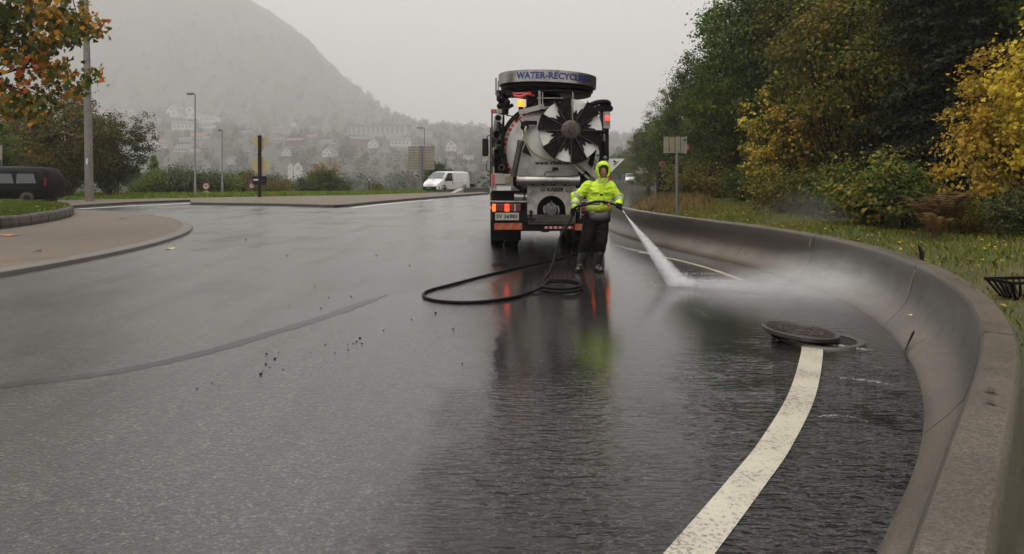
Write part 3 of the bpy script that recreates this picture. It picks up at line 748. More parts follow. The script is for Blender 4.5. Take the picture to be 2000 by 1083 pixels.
TREES = {}
def proto(key, meshes): TREES[key] = meshes
proto('birch', deciduous('birch', 11, 12, 2.9, 1.2, 260, 62, .145, 'oval', .30, .15, nlimb=34))
proto('ash', deciduous('ash', 12, 12, 3.3, .9, 270, 62, .155, 'oval', .31, .17, nlimb=34, lobes=12))
proto('alder', deciduous('alder', 13, 10, 3.0, .5, 240, 64, .14, 'oval', .29, .14, nlimb=30, lobes=7))
proto('rowan', deciduous('rowan', 14, 8, 2.3, 2.2, 150, 40, .13, 'oval', .34, .07, stems=3, nlimb=30))
proto('sapling', deciduous('sapling', 15, 5, 1.5, .8, 80, 30, .14, 'maple', .20, .045, stems=2, nlimb=24))
proto('maple_young', deciduous('maple_young', 16, 5, 1.9, .3, 210, 70, .092, 'maple', .20, .06, stems=2, nlimb=34, lobes=12))
proto('shrub', deciduous('shrub', 17, 2.2, 1.1, .05, 90, 34, .10, 'oval', .18, .03, stems=4, nlimb=28))
proto('shrub_wide', deciduous('shrub_wide', 18, 2.0, 1.5, .05, 120, 34, .11, 'oval', .22, .03, stems=5, nlimb=30, lobes=12))
proto('thorn', deciduous('thorn', 19, 7, 2.7, .25, 300, 66, .15, 'oval', .30, .10, stems=4, nlimb=50, lobes=14))
proto('spruce', conifer('spruce', 21, 13, 2.8))
proto('spruce_small', conifer('spruce_small', 22, 4.2, 1.1, 16, .11, .05))
def tree(name, key, loc, leafmat, label, cat='tree', group=None, scale=1.0, rz=0.0, bark='bark', sxy=1.0):
    x, y = loc[0], loc[1]; z = loc[2] if len(loc) > 2 else gz1(x, y)
    r = tag(empty(name, (x, y, z-.03), rz, (scale*sxy, scale*sxy, scale)), label, cat, group)
    tm, cm = TREES[key]
    t_ = bpy.data.objects.new('trunk' if cat == 'tree' else 'stem', tm); link(t_, r)
    c_ = bpy.data.objects.new('crown' if cat == 'tree' else 'foliage', cm); link(c_, r)
    for o, mt in ((t_, M[bark]), (c_, M[leafmat])):
        if not o.data.materials: o.data.materials.append(mt)
        o.material_slots[0].link = 'OBJECT'; o.material_slots[0].material = mt
    return r
def at(u, d): return ((u-1000)/F*d, d)

W = 'wood beside the bend'
wood = [  # u, d, kind, leaf, scale, widen, label
 (1268, 92, 'ash', 'leaf_dark', .80, 1.0, 'hazy dark green tree at the far tip of the wood, over the distant road'),
 (1292, 74, 'alder', 'leaf_green', .86, 1.05, 'rounded green tree overhanging the dark box beside the far road'),
 (1322, 66, 'ash', 'leaf_green', .86, .95, 'green tree with drooping top, next along from the far tip of the wood'),
 (1362, 60, 'birch', 'leaf_dark', 1.0, .95, 'tall feathery dark tree just before the tall thin lamp mast'),
 (1418, 56, 'ash', 'leaf_dark', 1.18, 1.0, 'tall dark green tree just past the tall thin lamp mast'),
 (1392, 44, 'alder', 'leaf_green', .80, 1.0, 'deep green tree behind the plank-backed sign'),
 (1465, 45, 'birch', 'leaf_green', 1.08, 1.1, 'tall green tree behind the golden sapling nearest the plank-backed sign'),
 (1535, 40, 'ash', 'leaf_dark', 1.05, 1.0, 'dark leafy tree between the golden saplings, reaching out of the top'),
 (1610, 36, 'birch', 'leaf_olive', .95, 1.0, 'olive brown tree rising behind the thin bare stems'),
 (1690, 33, 'alder', 'leaf_green', 1.05, 1.0, 'green tree with yellowing edge above the middle of the grass verge'),
 (1765, 31, 'ash', 'leaf_olive', .92, 1.0, 'mottled olive tree left of the dark spruces'),
 (1850, 27, 'birch', 'leaf_dark', .82, 1.0, 'shadowy leafy tree between the spruces and the golden maple'),
 (1990, 30, 'ash', 'leaf_dark', 1.0, 1.0, 'dark tree towering behind the golden maple'),
]
for i, (u, d, k, lf, sc_, w, lb) in enumerate(wood):
    tree('leafy_tree', k, at(u, d), lf, lb, group=W, scale=sc_*(1.3 if u > 1450 else 1), rz=i*1.31, sxy=w*(.88 if u > 1450 else 1))
for i, (u, d, sc_, lb) in enumerate([(1800, 25, .95, 'dark spruce with drooping boughs left of the golden maple, foremost of the spruces'), (1915, 23, .9, 'dark spruce with drooping boughs directly above the golden maple'), (1700, 39, 1.0, 'black-green spruce deep in the wood behind the olive trees')]):
    tree('spruce_tree', 'spruce', at(u, d), 'leaf_conifer', lb, group='spruces in the wood', scale=sc_, rz=i*2.1, bark='bark_dark')
# trees that close the wood behind the front row, and along the viewer's side
BEHIND = ['tree with the drooping top', 'tall thin mast', 'golden sapling nearest the sign', 'tallest golden sapling', 'thin bare rowan stems', 'broad green verge shrub', 'brown ferns', 'dark spruces', 'edge of the golden maple']
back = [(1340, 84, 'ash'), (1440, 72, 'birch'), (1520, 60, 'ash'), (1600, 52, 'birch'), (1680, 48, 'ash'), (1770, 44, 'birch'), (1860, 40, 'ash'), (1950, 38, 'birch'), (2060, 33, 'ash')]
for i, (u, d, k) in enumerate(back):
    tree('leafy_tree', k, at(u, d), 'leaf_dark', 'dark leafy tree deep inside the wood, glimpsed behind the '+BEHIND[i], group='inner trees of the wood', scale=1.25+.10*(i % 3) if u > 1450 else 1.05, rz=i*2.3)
for i, (u, d, k) in enumerate([(2150, 26, 'ash'), (2260, 21, 'birch'), (2330, 16, 'alder'), (2600, 13, 'ash')]):
    tree('leafy_tree', k, at(u, d), 'leaf_dark', 'dark tree of the wood beyond the frame edge, seen mirrored in the wet road', group='edge trees of the wood', scale=1.3, rz=i*1.7)
tree('maple_tree', 'maple_young', at(1992, 17.6), 'leaf_yellow', 'bright golden yellow maple at the edge of the wood, behind the black drain crate', scale=.86, rz=.4)
tree('maple_tree', 'maple_young', at(2120, 15.5), 'leaf_yellow', 'golden maple cut by the edge of the picture, nearest the viewer', scale=1.0, rz=2.4)
for i, (u, d, k, sc_, lb) in enumerate([(1500, 33, 'sapling', 1.08, 'slender yellow and green sapling nearest the plank-backed sign'), (1562, 31, 'sapling', 1.02, 'tallest golden sapling in the middle of the wood edge'), (1490, 30, 'sapling', .62, 'low sapling with orange yellow leaves at the foot of the wood'), (1600, 30.5, 'sapling', .78, 'small yellow sapling beneath the thin bare stems')]):
    tree('sapling_tree', k, at(u, d), 'leaf_yellowgreen', lb, group='golden saplings', scale=sc_, rz=i*1.9, bark='bark_dark')
for i, (u, d, sc_, lb) in enumerate([(1625, 27.5, 1.12, 'thin dark-stemmed rowan with sparse brownish leaves'), (1690, 26, .86, 'smaller thin-stemmed rowan right of the sparse one')]):
    tree('rowan_tree', 'rowan', at(u, d), 'leaf_olive', lb, group='thin rowans', scale=sc_, rz=i*2.0, bark='bark_dark')
shr = [(1395, 42, 'shrub_wide', 'leaf_olive', 1.1, 'olive shrub at the wood edge behind the plank-backed sign'), (1450, 37, 'shrub', 'leaf_green', 1.0, 'small green shrub next to the low orange sapling'), (1525, 25, 'shrub_wide', 'leaf_olive', .85, 'low russet shrub under the golden saplings'), (1585, 23.5, 'shrub', 'leaf_olive', .75, 'little brownish shrub left of the steaming ground'), (1650, 22, 'shrub_wide', 'leaf_dark', .8, 'dark low shrub behind the drifting spray'), (1715, 18.8, 'shrub_wide', 'leaf_olive', 1.0, 'broad green shrub with yellow tips left of the brown ferns'), (1770, 18, 'shrub', 'leaf_dark', .75, 'small leafy shrub just left of the brown ferns'), (1880, 16.6, 'shrub_wide', 'leaf_olive', .5, 'low brownish shrub between the ferns and the golden maple'), (1998, 15.0, 'shrub_wide', 'leaf_ferngreen', .55, 'dark green shrub in front of the golden maple'), (1340, 52, 'shrub_wide', 'leaf_olive', 1.3, 'olive shrub beside the dark box')]
for i, (u, d, k, lf, sc_, lb) in enumerate(shr):
    tree('shrub', k, at(u, d), lf, lb, 'shrub', 'shrubs along the wood', sc_, i*1.1, 'bark_dark')
# ferns
def fern_mesh(seed, n=13, L=1.0):
    rg = np.random.default_rng(seed); rr = random.Random(seed); mb = MB(); pos = []; fs_v = []; fs = []
    for i in range(n):
        a = 2*math.pi*i/n+rr.uniform(-.2, .2); d = Vector((math.cos(a), math.sin(a), 0)); l = L*rr.uniform(.7, 1.1)
        pts = bezier((0, 0, 0), d*l*.16+Vector((0, 0, l*.95)), d*l*.62+Vector((0, 0, l*.82)), 10); sd = Vector((-d.y, d.x, 0))
        mb.tube(pts, [.008*(1-j/12) for j in range(11)], 4)
        for j in range(1, 10):
            for q in (-1, 1):
                for hf in (0, .5):
                    b = pts[j].lerp(pts[j+1], hf); w = l*.17*math.sin(math.pi*(.12+.88*(1-(j+hf)/10.5)))
                    e = b+sd*q*w+(pts[j+1]-pts[j])*.6+Vector((0, 0, -.12*w)); t_ = (pts[j+1]-pts[j])*.20
                    mb.add([b-t_, b+t_, e], [(0, 1, 2)])
    return mb.mesh('fern')
FERN = [fern_mesh(1, 22), fern_mesh(2, 28)]
for i, (u, d, s, mt, lb) in enumerate([(1812, 15.8, 1.0, 'leaf_fern', 'brown withered fern with the tallest fronds, left of the golden maple'), (1846, 16.0, 1.1, 'leaf_fern', 'brown fern against the golden maple'), (1828, 14.9, .7, 'leaf_fern', 'small brown fern in front of the two taller ones'), (1985, 14.6, .8, 'leaf_ferngreen', 'dark green fern at the foot of the golden maple'), (1745, 16.6, .7, 'leaf_ferngreen', 'green fern at the verge left of the brown ones'), (1690, 18.4, .75, 'leaf_ferngreen', 'green fern farthest along the verge, in the drifting mist')]):
    x, y = at(u, d); r = tag(empty('fern', (x, y, gz1(x, y)-.02), i*.9, s), lb, 'fern', 'ferns at the wood edge')
    o = bpy.data.objects.new('frond', FERN[i % 2]); link(o, r)
    if not o.data.materials: o.data.materials.append(M[mt])
    o.material_slots[0].link = 'OBJECT'; o.material_slots[0].material = M[mt]

# the maple whose bough hangs into the picture, on the green island
def island_maple():
    rg = np.random.default_rng(5); rr = random.Random(5); mb = MB()
    base = Vector((-17.6, 18.8, isl_h(np.array(-17.6), np.array(18.8)).item()-.1)); root = tag(empty('maple_tree', base), 'maple with green, orange and red leaves hanging in from the top corner', 'tree')
    def loc(u, v, d): return P(u, v, d)-base
    trunk = [Vector((0, 0, 0)), Vector((.1, 0, 1.6)), Vector((.05, .1, 3.2)), Vector((-.2, 0, 5.4)), Vector((-.1, .2, 8))]
    mb.tube(catmull(trunk, 4), [.24-.012*i for i in range(17)], 9)
    boughs = [(trunk[1], loc(-10, 118, 17.5), loc(85, 132, 17.3)), (trunk[2], loc(-30, 40, 17.8), loc(150, 30, 17.2)), (trunk[2], loc(-60, 10, 17.8), loc(60, -60, 17.5)), (trunk[1], loc(-60, 130, 17.0), loc(40, 175, 17.0)),
              (trunk[3], loc(-100, -80, 18), loc(100, -150, 17.5)), (trunk[2], Vector((-2, 1, 5)), Vector((-3.5, 1.5, 5.2))), (trunk[3], Vector((-1, 2, 7)), Vector((-2, 3, 7.6))), (trunk[2], Vector((.5, -2, 4.6)), Vector((1, -3.4, 4.8))), (trunk[3], Vector((.5, 2, 6.4)), Vector((1.6, 2.6, 7)))]
    for b, m, e in boughs: mb.tube(bezier(b, m, e, 9), [.085*(1-.88*i/9)+.006 for i in range(10)], 6)
    # clumps given as seen, with depth of their own
    cl = []
    for u, v, r in [(10, 25, 50), (60, 20, 50), (110, 18, 40), (150, 40, 34), (175, 45, 16), (185, 55, 12), (20, 75, 45), (70, 70, 40), (110, 60, 30), (15, 130, 32), (60, 105, 26), (90, 98, 22), (8, 180, 30), (45, 180, 24), (80, 150, 22), (70, 130, 20), (110, 130, 20), (130, 140, 18), (145, 148, 14), (140, 170, 14), (145, 182, 8), (60, 205, 22), (75, 215, 16), (78, 232, 7), (35, 195, 20), (95, 190, 12), (12, 205, 16), (10, 220, 8), (185, 152, 6), (150, 72, 14), (125, 80, 16), (170, 70, 10), (-40, 60, 60), (-60, 140, 60), (-60, 0, 80), (20, -40, 60), (90, -50, 60), (-30, 200, 40), (-60, -90, 100), (50, -110, 70), (-30, -200, 100), (70, -190, 60), (-70, -310, 110), (40, -290, 80), (-120, -60, 90), (-150, -200, 110), (0, -380, 80)]:
        n = max(3, int((r/8)**1.6))
        for _ in range(n): p = loc(u+rr.gauss(0, r*.48), v+rr.gauss(0, r*.48), 17.3+rr.gauss(0, .55)); cl.append(p)
    vis = len(cl)
    for _ in range(150):
        d = Vector((rr.gauss(0, 1), rr.gauss(0, 1), rr.gauss(0, 1))).normalized(); p = Vector((-1.2, .6, 5.6))+Vector((d.x*3.6, d.y*3.4, d.z*2.6))*(.6+.4*rr.random()); cl.append(p)
    for i in range(0, vis, 3):
        p = cl[i]; q = min((bezier(b, m, e, 9)[k] for b, m, e in boughs for k in range(2, 10)), key=lambda s_: (s_-p).length)
        mb.tube([q, (q+p)/2+Vector((0, 0, .05)), p], [.010, .007, .003], 4)
    cl = np.array([list(p) for p in cl]); per = 11; idx = np.repeat(np.arange(len(cl)), per)
    pos = cl[idx]+rg.normal(size=(len(idx), 3))*np.array([.12, .16, .11])
    me = leaf_mesh('crown', pos, .135, rg, 'maple', up=.1, droop=.9)
    for p_, q_ in ((trunk[3], loc(40, -290, 17.6)), (trunk[4], loc(0, -380, 17.5)), (trunk[3], loc(70, -190, 17.4))): mb.tube(bezier(p_, (p_+q_)/2+Vector((0, 0, .3)), q_, 6), [.06*(1-.8*i/6)+.006 for i in range(7)], 6)
    mb.build('trunk', M['bark_dark'], root, smooth=60); place('crown', me, M['leaf_maple'], root)
island_maple()

# left of the roads
lf = [(135, 50, 'thorn', 'leaf_olive', 1.02, 1.15, 'big russet thorn tree behind the wooden pole'), (215, 54, 'thorn', 'leaf_dark', .86, 1.0, 'dark bushy tree just right of the wooden pole'), (45, 58, 'thorn', 'leaf_olive', 1.05, 1.0, 'brownish tree above the black van'), (-20, 52, 'thorn', 'leaf_green', .78, 1.0, 'green tree at the picture edge behind the black van'), (-130, 50, 'thorn', 'leaf_dark', .9, 1.1, 'dark tree beyond the picture edge, behind the black van')]
for i, (u, d, k, l_, s, w, lb) in enumerate(lf): tree('thorn_tree', k, at(u, d), l_, lb, group='thorn trees across the roundabout', scale=s, rz=i*1.7, sxy=w)
cn = [(268, 78, .95, 'hazy young spruce left of the pair beside the lamp posts'), (300, 74, 1.15, 'taller hazy young spruce at the head of the hedge'), (398, 84, 1.0, 'little spruce showing above the small round signs'), (549, 130, 1.6, 'hazy conifer just left of the white church'), (465, 92, 1.05, 'thin hazy conifer left of the dark sign post')]
for i, (u, d, s, lb) in enumerate(cn): tree('young_spruce', 'spruce_small', at(u, d), 'leaf_green', lb, group='young conifers across the roundabout', scale=s, rz=i)
hd = [(285, 68, 'shrub_wide', 1.2, 'leaf_green'), (318, 66, 'shrub_wide', 1.25, 'leaf_green'), (352, 66, 'shrub_wide', 1.4, 'leaf_ferngreen'), (384, 69, 'shrub', 1.2, 'leaf_green'), (415, 67, 'shrub_wide', 1.2, 'leaf_ferngreen'), (445, 72, 'shrub_wide', 1.25, 'leaf_green'), (478, 76, 'shrub', 1.5, 'leaf_olive'), (538, 80, 'shrub_wide', 1.35, 'leaf_olive'), (612, 82, 'shrub_wide', 1.5, 'leaf_dark'), (640, 80, 'shrub', 1.5, 'leaf_dark'), (665, 84, 'shrub_wide', 1.2, 'leaf_dark'), (628, 88, 'thorn', .66, 'leaf_yellowgreen'), (735, 90, 'shrub', 1.0, 'leaf_olive'), (855, 92, 'shrub', 2.1, 'leaf_dark'), (538, 112, 'thorn', .72, 'leaf_olive')]
hl = ['first hazy bush of the hedge, next to the small rectangular sign', 'second hazy bush of the hedge', 'bush of the hedge just before the tall lamp post', 'low bush behind the tall lamp post', 'bush behind the small round signs', 'bush behind the shorter lamp post', 'upright bush left of the dark sign post', 'russet bush right of the dark sign post', 'dark bush right of the church', 'taller dark bush in the clump right of the church', 'last dark bush of the clump right of the church', 'yellow-topped bush behind the dark clump', 'tiny bush beside the short bollard', 'dark bush hugging the edge of the big slatted sign', 'pale russet tree left of the church']
for i, ((u, d, k, s, l_), lb) in enumerate(zip(hd, hl)): tree('bush', k, at(u, d), l_, lb, 'bush', 'bushes across the roundabout', s, i*1.3)
# trees beside the far road
for i, (u, d, k, l_, s, lb) in enumerate([(1245, 150, 'birch', 'leaf_olive', .95, 'grey hazy birch behind the distant direction sign'), (1275, 140, 'ash', 'leaf_dark', .85, 'hazy tree right of the distant direction sign'), (1210, 190, 'ash', 'leaf_green', .75, 'faint tree right of the truck above the distant white van'), (1228, 210, 'alder', 'leaf_green', .9, 'faint rounded tree far down the road'), (1195, 230, 'birch', 'leaf_green', .8, 'faintest tree far down the road, beside the truck'), (1262, 118, 'shrub_wide', 'leaf_yellowgreen', 1.4, 'yellowish hazy bush beneath the distant direction sign')]):
    tree('leafy_tree' if k != 'shrub_wide' else 'bush', k, at(u, d), l_, lb, 'tree' if k != 'shrub_wide' else 'bush', 'hazy trees down the far road', s, i*1.9)

# the wooded hillside: reads as one mass
def hillside_wood(n=4600):
    rg = np.random.default_rng(3); u = rg.uniform(-250, 1330, n*2); y = 160+2640*rg.random(n*2)**.95; x = (u-1000)/F*y
    m = (y < 420) & (x > np.interp(y, [150, 300, 420], [14, 60, 110])); x, y, u = x[~m][:n], y[~m][:n], u[~m][:n]; n = len(x)
    z = gz(x, y); h = rg.uniform(6, 13, n)*np.where(y > 1500, 1.7, 1)*np.where(y > 2500, .5, 1)*np.where(y < 300, .7, 1)*np.where((y > 700) & (y < 1500), 1.25, 1)
    for hu, hw_, hv, hd_ in TOWN_SPOTS:                 # gardens and streets keep the houses open to the valley
        top = H+(VH-hv+1)/F*y-z; m = (np.abs(u-hu) < hw_/2+4) & (y < hd_+12); h = np.where(m, np.minimum(h, np.maximum(top, .8)), h)
    w = h*rg.uniform(.28, .5, n); k = 84
    d = unit(rg.normal(size=(n*k, 3))); r = rg.random(n*k)**.4
    pos = np.repeat(np.stack([x, y, z+h*.5], 1), k, 0)+d*r[:, None]*np.repeat(np.stack([w, w, h*.55], 1), k, 0)
    return tag(place('hillside_wood', leaf_mesh('hillside_wood', pos, np.repeat(h*.17, k), rg, 'rhomb', up=.5, out=d), M['leaf_far']), kind='stuff')
# fallen leaves
mat_leaf('leaf_litter', [(0, (.30, .18, .03)), (.4, (.46, .33, .05)), (.7, (.22, .09, .03)), (1, (.09, .05, .025))], .5, .1)
x, y, s = verge_pts(2600, .7, 10, 5, 32, 20); rg = np.random.default_rng(8)
tag(place('leaf_litter', leaf_mesh('leaf_litter', np.stack([x, y, gz(x, y)+.03+.05*rg.random(len(x))], 1), .065, rg, 'oval', up=1.5), M['leaf_litter']), kind='stuff')
th = np.radians(rg.uniform(-20, 60, 260)); q = RI-.2-np.abs(rg.normal(0, 3, 260)); x, y = CI.x+q*np.cos(th), CI.y+q*np.sin(th)
tag(place('leaf_litter', leaf_mesh('leaf_litter', np.stack([x, y, isl_h(x, y)+.05], 1), .09, rg, 'maple', up=1.5), M['leaf_litter']), kind='stuff')
# ================================================================= the sewer cleaning truck
truck = tag(empty('suction_truck', (.83, 15.6, 0), R(2)), 'white vacuum tanker truck with a hose reel drum on top, seen from behind', 'truck')
def px(u, v): return (u-1077)/92.6, H-(v-VH)/92.6
TK = truck
MB().bx(-.52, -.40, .35, 8.4, .72, .98).bx(.40, .52, .35, 8.4, .72, .98).bx(-.5, .5, .5, .7, .74, .95).bx(-.5, .5, 3.6, 3.8, .74, .95).build('chassis', M['dark_metal'], TK, bevel=.01)
# wheels
def wheel_mesh():
    t = MB().lathe([(.30, -.15), (.40, -.152), (.475, -.145), (.498, -.11), (.50, -.05), (.50, .05), (.498, .11), (.475, .145), (.40, .152), (.30, .15)], 40)
    for k in range(40):
        a = 2*math.pi*k/40
        for s in (-1, 1): t.box((.503*math.cos(a), .503*math.sin(a), s*.085), (.016, .05, .085), (0, 0, a))
    r = MB().lathe([(0, .02), (.10, .02), (.12, .05), (.20, .03), (.28, .06), (.305, .14), (.30, .15), (.30, -.15), (.29, -.14), (.10, -.02), (0, -.02)], 28)
    for k in range(10): a = 2*math.pi*k/10; r.cyl((.165*math.cos(a), .165*math.sin(a), .03), (.165*math.cos(a), .165*math.sin(a), .07), .014, n=8)
    tm, rm = t.mesh('tyre'), r.mesh('rim')
    tm.materials.append(M['tyre_rubber']); rm.materials.append(M['galvanised'])
    tm.polygons.foreach_set('use_smooth', [True]*len(tm.polygons)); tm.set_sharp_from_angle(angle=R(35))
    return tm, rm
TYRE, RIM = wheel_mesh()
def wheel(parent, x, y, z=.5, s=1.0, out=1):
    w = empty('wheel', (x, y, z)); w.parent = parent; w.rotation_euler = (0, R(90)*out, 0); w.scale = (s, s, s)
    for nm, me in (('tyre', TYRE), ('rim', RIM)): link(bpy.data.objects.new(nm, me), w)
    return w
for y in (1.62, 2.98):
    for s in (-1, 1):
        wheel(TK, s*1.115, y, out=s); wheel(TK, s*.775, y, out=s)
for s in (-1, 1): wheel(TK, s*1.05, 6.9, out=s)
for y in (1.62, 2.98, 6.9): MB().cyl((-1.0, y, .5), (1.0, y, .5), .075, n=12).ball((0, y, .5), (.22, .22, .2)).build('axle', M['dark_metal'], TK, smooth=40)
for s in (-1, 1):
    pts = [(1.62+.62*math.cos(R(a)), .5+.60*math.sin(R(a))) for a in range(20, 161, 14)]
    mb = MB()
    for (y0, z0), (y1, z1) in zip(pts[:-1], pts[1:]): mb.add([(s*.60, y0, z0), (s*1.27, y0, z0), (s*1.27, y1, z1), (s*.60, y1, z1), (s*.60, y0, z0+.02), (s*1.27, y0, z0+.02), (s*1.27, y1, z1+.02), (s*.60, y1, z1+.02)], [(0, 1, 2, 3), (4, 7, 6, 5), (0, 4, 5, 1), (1, 5, 6, 2), (2, 6, 7, 3), (3, 7, 4, 0)])
    mb.build('mudguard', M['black_rubber'], TK)
# rear underrun beam with red and yellow striped boards
MB().bx(-1.23, 1.23, .06, .18, .45, .66).build('underrun_beam', M['dark_metal'], TK, bevel=.012)
for x0, x1 in ((-1.26, -.52), (.56, 1.26)): MB().bx(x0, x1, .02, .70, .645, .862).build('lamp_carrier', M['dark_metal'], TK, bevel=.01)
def chevron(x0, x1, z0, z1, y=.035):
    b = MB().bx(x0, x1, y, y+.02, z0, z1).build('striped_board', M['orange_red_reflector'], TK)
    w, h = x1-x0, z1-z0; n = max(1, int(w/.17))
    for k in range(n):
        a = x0+(k+.25)*w/n; s = .07
        pl = [(a, z0+.004), (a+s, z0+.004), (min(a+s+h*.7, x1-.003), z1-.004), (min(a+h*.7, x1-.01), z1-.004)]
        MB().add([(p, y-.004, q) for p, q in pl], [(0, 1, 2, 3)]).build('stripe', M['olive_reflector'], b)
chevron(-1.20, -.615, .485, .625); chevron(.50, 1.12, .470, .605)
st = MB().bx(-.15, .47, .040, .058, .50, .555).build('reflector_strip', M['red_paint'], TK)
for k in range(6): MB().bx(-.13+k*.10, -.085+k*.10, .036, .040, .505, .550).build('stripe', M['sign_white'], st)
# lamp clusters
def cluster(s):
    c = empty('tail_lamp_cluster', (0, 0, 0)); c.parent = TK
    MB().bx(s*1.26, s*.64, -.005, .09, .855, 1.045).build('housing', M['bumper_grey'], c, bevel=.01)
    for a, b, mt in ((1.245, 1.175, 'tail_light_amber'), (1.165, .995, 'tail_light_off'), (.985, .89, 'tail_light_lit'), (.88, .80, 'tail_light_off'), (.79, .745, 'lens_clear'), (.735, .65, 'tail_light_off')):
        MB().bx(s*a, s*b, -.022, -.004, .872, 1.028).build('lamp', M[mt], c, bevel=.008)
    return c
cluster(-1); cluster(1)
for x0, x1 in ((-1.285, -.50), (.52, 1.285)): MB().bx(x0, x1, -.03, .22, 1.062, 1.092).build('lamp_shelf', M['panel_white'], TK, bevel=.006)
pl = MB().bx(-1.185, -.685, -.012, .018, .685, .842).build('number_plate', M['plate_white'], TK, bevel=.006)
place('lettering', text_mesh('plate_text', 'SV 36983', .112, .0030, .001, 1.05), M['black_letters'], pl, loc=(-.935, -.0145, .763), rot=(R(90), 0, 0))
# lockers either side behind the wheels
for s in (-1, 1):
    x0, x1 = (-1.27, -.80) if s < 0 else (.84, 1.27)
    lk = MB().bx(x0, x1, .10, .95, 1.30, 1.66).build('locker', M['panel_white'], TK, bevel=.015)
    MB().bx(s*1.262, s*1.195, .078, .098, 1.42, 1.655).build('reflector', M['red_paint'], lk, bevel=.004)
    MB().bx(x0+.12, x1-.05, .086, .098, 1.31, 1.40).build('notice', M['sign_white'], lk)
    MB().tube([(x0+.10, .10, 1.44), (x0+.10, .05, 1.44), (x0+.30, .05, 1.44), (x0+.30, .10, 1.44)], .010, 6).build('handle', M['dark_metal'], lk)
for x0, x1 in ((-1.25, -.52), (.55, 1.25)): MB().bx(x0, x1, .35, .95, 1.095, 1.29).build('recess', M['dark_metal'], TK)
MB().cyl((-.78, .1, 1.17), (-.50, .1, 1.17), .085, n=20).build('cross_tube', M['steel'], TK, smooth=40)
for s in (-1, 1):
    sb = MB().bx(s*1.27, s*.62, 4.0, 6.0, .50, 1.28).build('side_box', M['truck_white'], TK, bevel=.02)
    MB().bx(s*1.275, s*1.268, 4.1, 5.9, .86, .92).build('side_stripe', M['red_paint'], sb)
    MB().bx(s*1.26, s*.9, 3.55, 3.9, .55, 1.2).build('step_box', M['dark_metal'], TK, bevel=.02)
    MB().ball((s*1.275, .5, .93), (.012, .05, .03)).build('side_marker', M['tail_light_lit' if s < 0 else 'tail_light_off'], TK)
# arched rear panel round the outlet valve
arch = [(-.51, .80), (-.305, .80)]+[(.30*math.cos(R(a))-.0, .90+.30*math.sin(R(a))) for a in range(180, -1, -12)]+[(.305, .80), (.52, .80), (.52, 1.455), (-.51, 1.455)]
RX = Matrix.Rotation(R(90), 4, 'X')
pan = MB().prism(arch, 0, .03, Matrix.Translation((0, .03, 0)) @ RX).build('rear_panel', M['panel_white'], TK, bevel=.006)
MB().bx(-.50, .50, .34, .38, .60, 1.45).build('recess_back', M['dark_metal'], TK)
MB().bx(-.50, .52, .0, .32, .635, .795).build('trough', M['hub_steel'], TK, bevel=.01)
ks = text_mesh('maker_text', 'KAISER', .112, .005, .001, 1.0, 1.0)
place('lettering', ks, M['black_letters'], pan, loc=(.085, -.0015, 1.325), rot=(R(90), 0, 0))
em = MB().lathe([(.042, 0), (.052, 0), (.052, .003), (.042, .003)], 24, Matrix.Translation((-.175, -.0005, 1.325)) @ RX)
em.bx(-.205, -.145, -.004, -.001, 1.304, 1.314); em.add([(-.205, -.003, 1.314), (-.188, -.003, 1.335), (-.18, -.003, 1.318), (-.175, -.003, 1.352), (-.170, -.003, 1.318), (-.162, -.003, 1.335), (-.145, -.003, 1.314)], [(0, 1, 2), (2, 3, 4), (4, 5, 6), (0, 2, 4), (0, 4, 6)])
em.build('emblem', M['black_letters'], pan)
for x in (.345, .43): MB().lathe([(0, .03), (.022, .03), (.035, .015), (.038, 0)], 16, Matrix.Translation((x, 0, 1.315)) @ RX).build('knob', M['brass'], pan, smooth=40)
for x in (-.47, -.36, .48): MB().ball((x, .0, 1.25), .009, 8, 6).build('bolt', M['dark_metal'], pan)
v = MB().cyl((0, .34, .92), (0, .05, .92), .085, n=20).cyl((0, .10, .92), (0, .06, .92), .13, n=20).cyl((0, .05, .92), (0, -.10, .87), .075, .06, n=18).cyl((0, -.10, .87), (0, -.13, .86), .078, n=18)
for s in (-1, 1): v.tube([(s*.12, .08, .95), (s*.16, .0, .93), (s*.15, -.06, .85), (s*.12, -.04, .80)], [.02, .018, .016, .012], 8).ball((s*.14, .05, .96), .03, 10, 6)
v.cyl((0, .02, .98), (0, -.02, 1.08), .02, n=8)
v.build('outlet_valve', M['galvanised'], TK, smooth=40)
tp = MB().cyl((-.43, -.02, .90), (-.43, -.02, .70), .02, n=8).tube([(-.50, -.04, .72), (-.43, -.06, .70), (-.34, -.04, .71)], .022, 8).ball((-.43, -.04, .80), .035, 10, 6).cyl((-.47, -.04, .86), (-.39, -.04, .86), .016, n=8)
tp.build('tap', M['dark_metal'], TK, smooth=40)
MB().cyl((-.705, -.07, 1.525), (.555, -.07, 1.525), .10, n=28).cyl((-.735, -.07, 1.525), (-.705, -.07, 1.525), .112, n=28).cyl((.555, -.07, 1.525), (.585, -.07, 1.525), .112, n=28).build('rear_pipe', M['steel'], TK, smooth=40)
# mud flaps and an added box, blocking skylight beneath the chassis
for x0, x1 in ((-1.27, -.60), (.60, 1.27)): MB().bx(x0, x1, .86, .88, .18, .72).build('mud_flap', M['black_rubber'], TK)
MB().bx(-.60, .60, 1.0, 6.2, .42, .72).build('shade_box', M['dark_metal'], TK, bevel=.05)
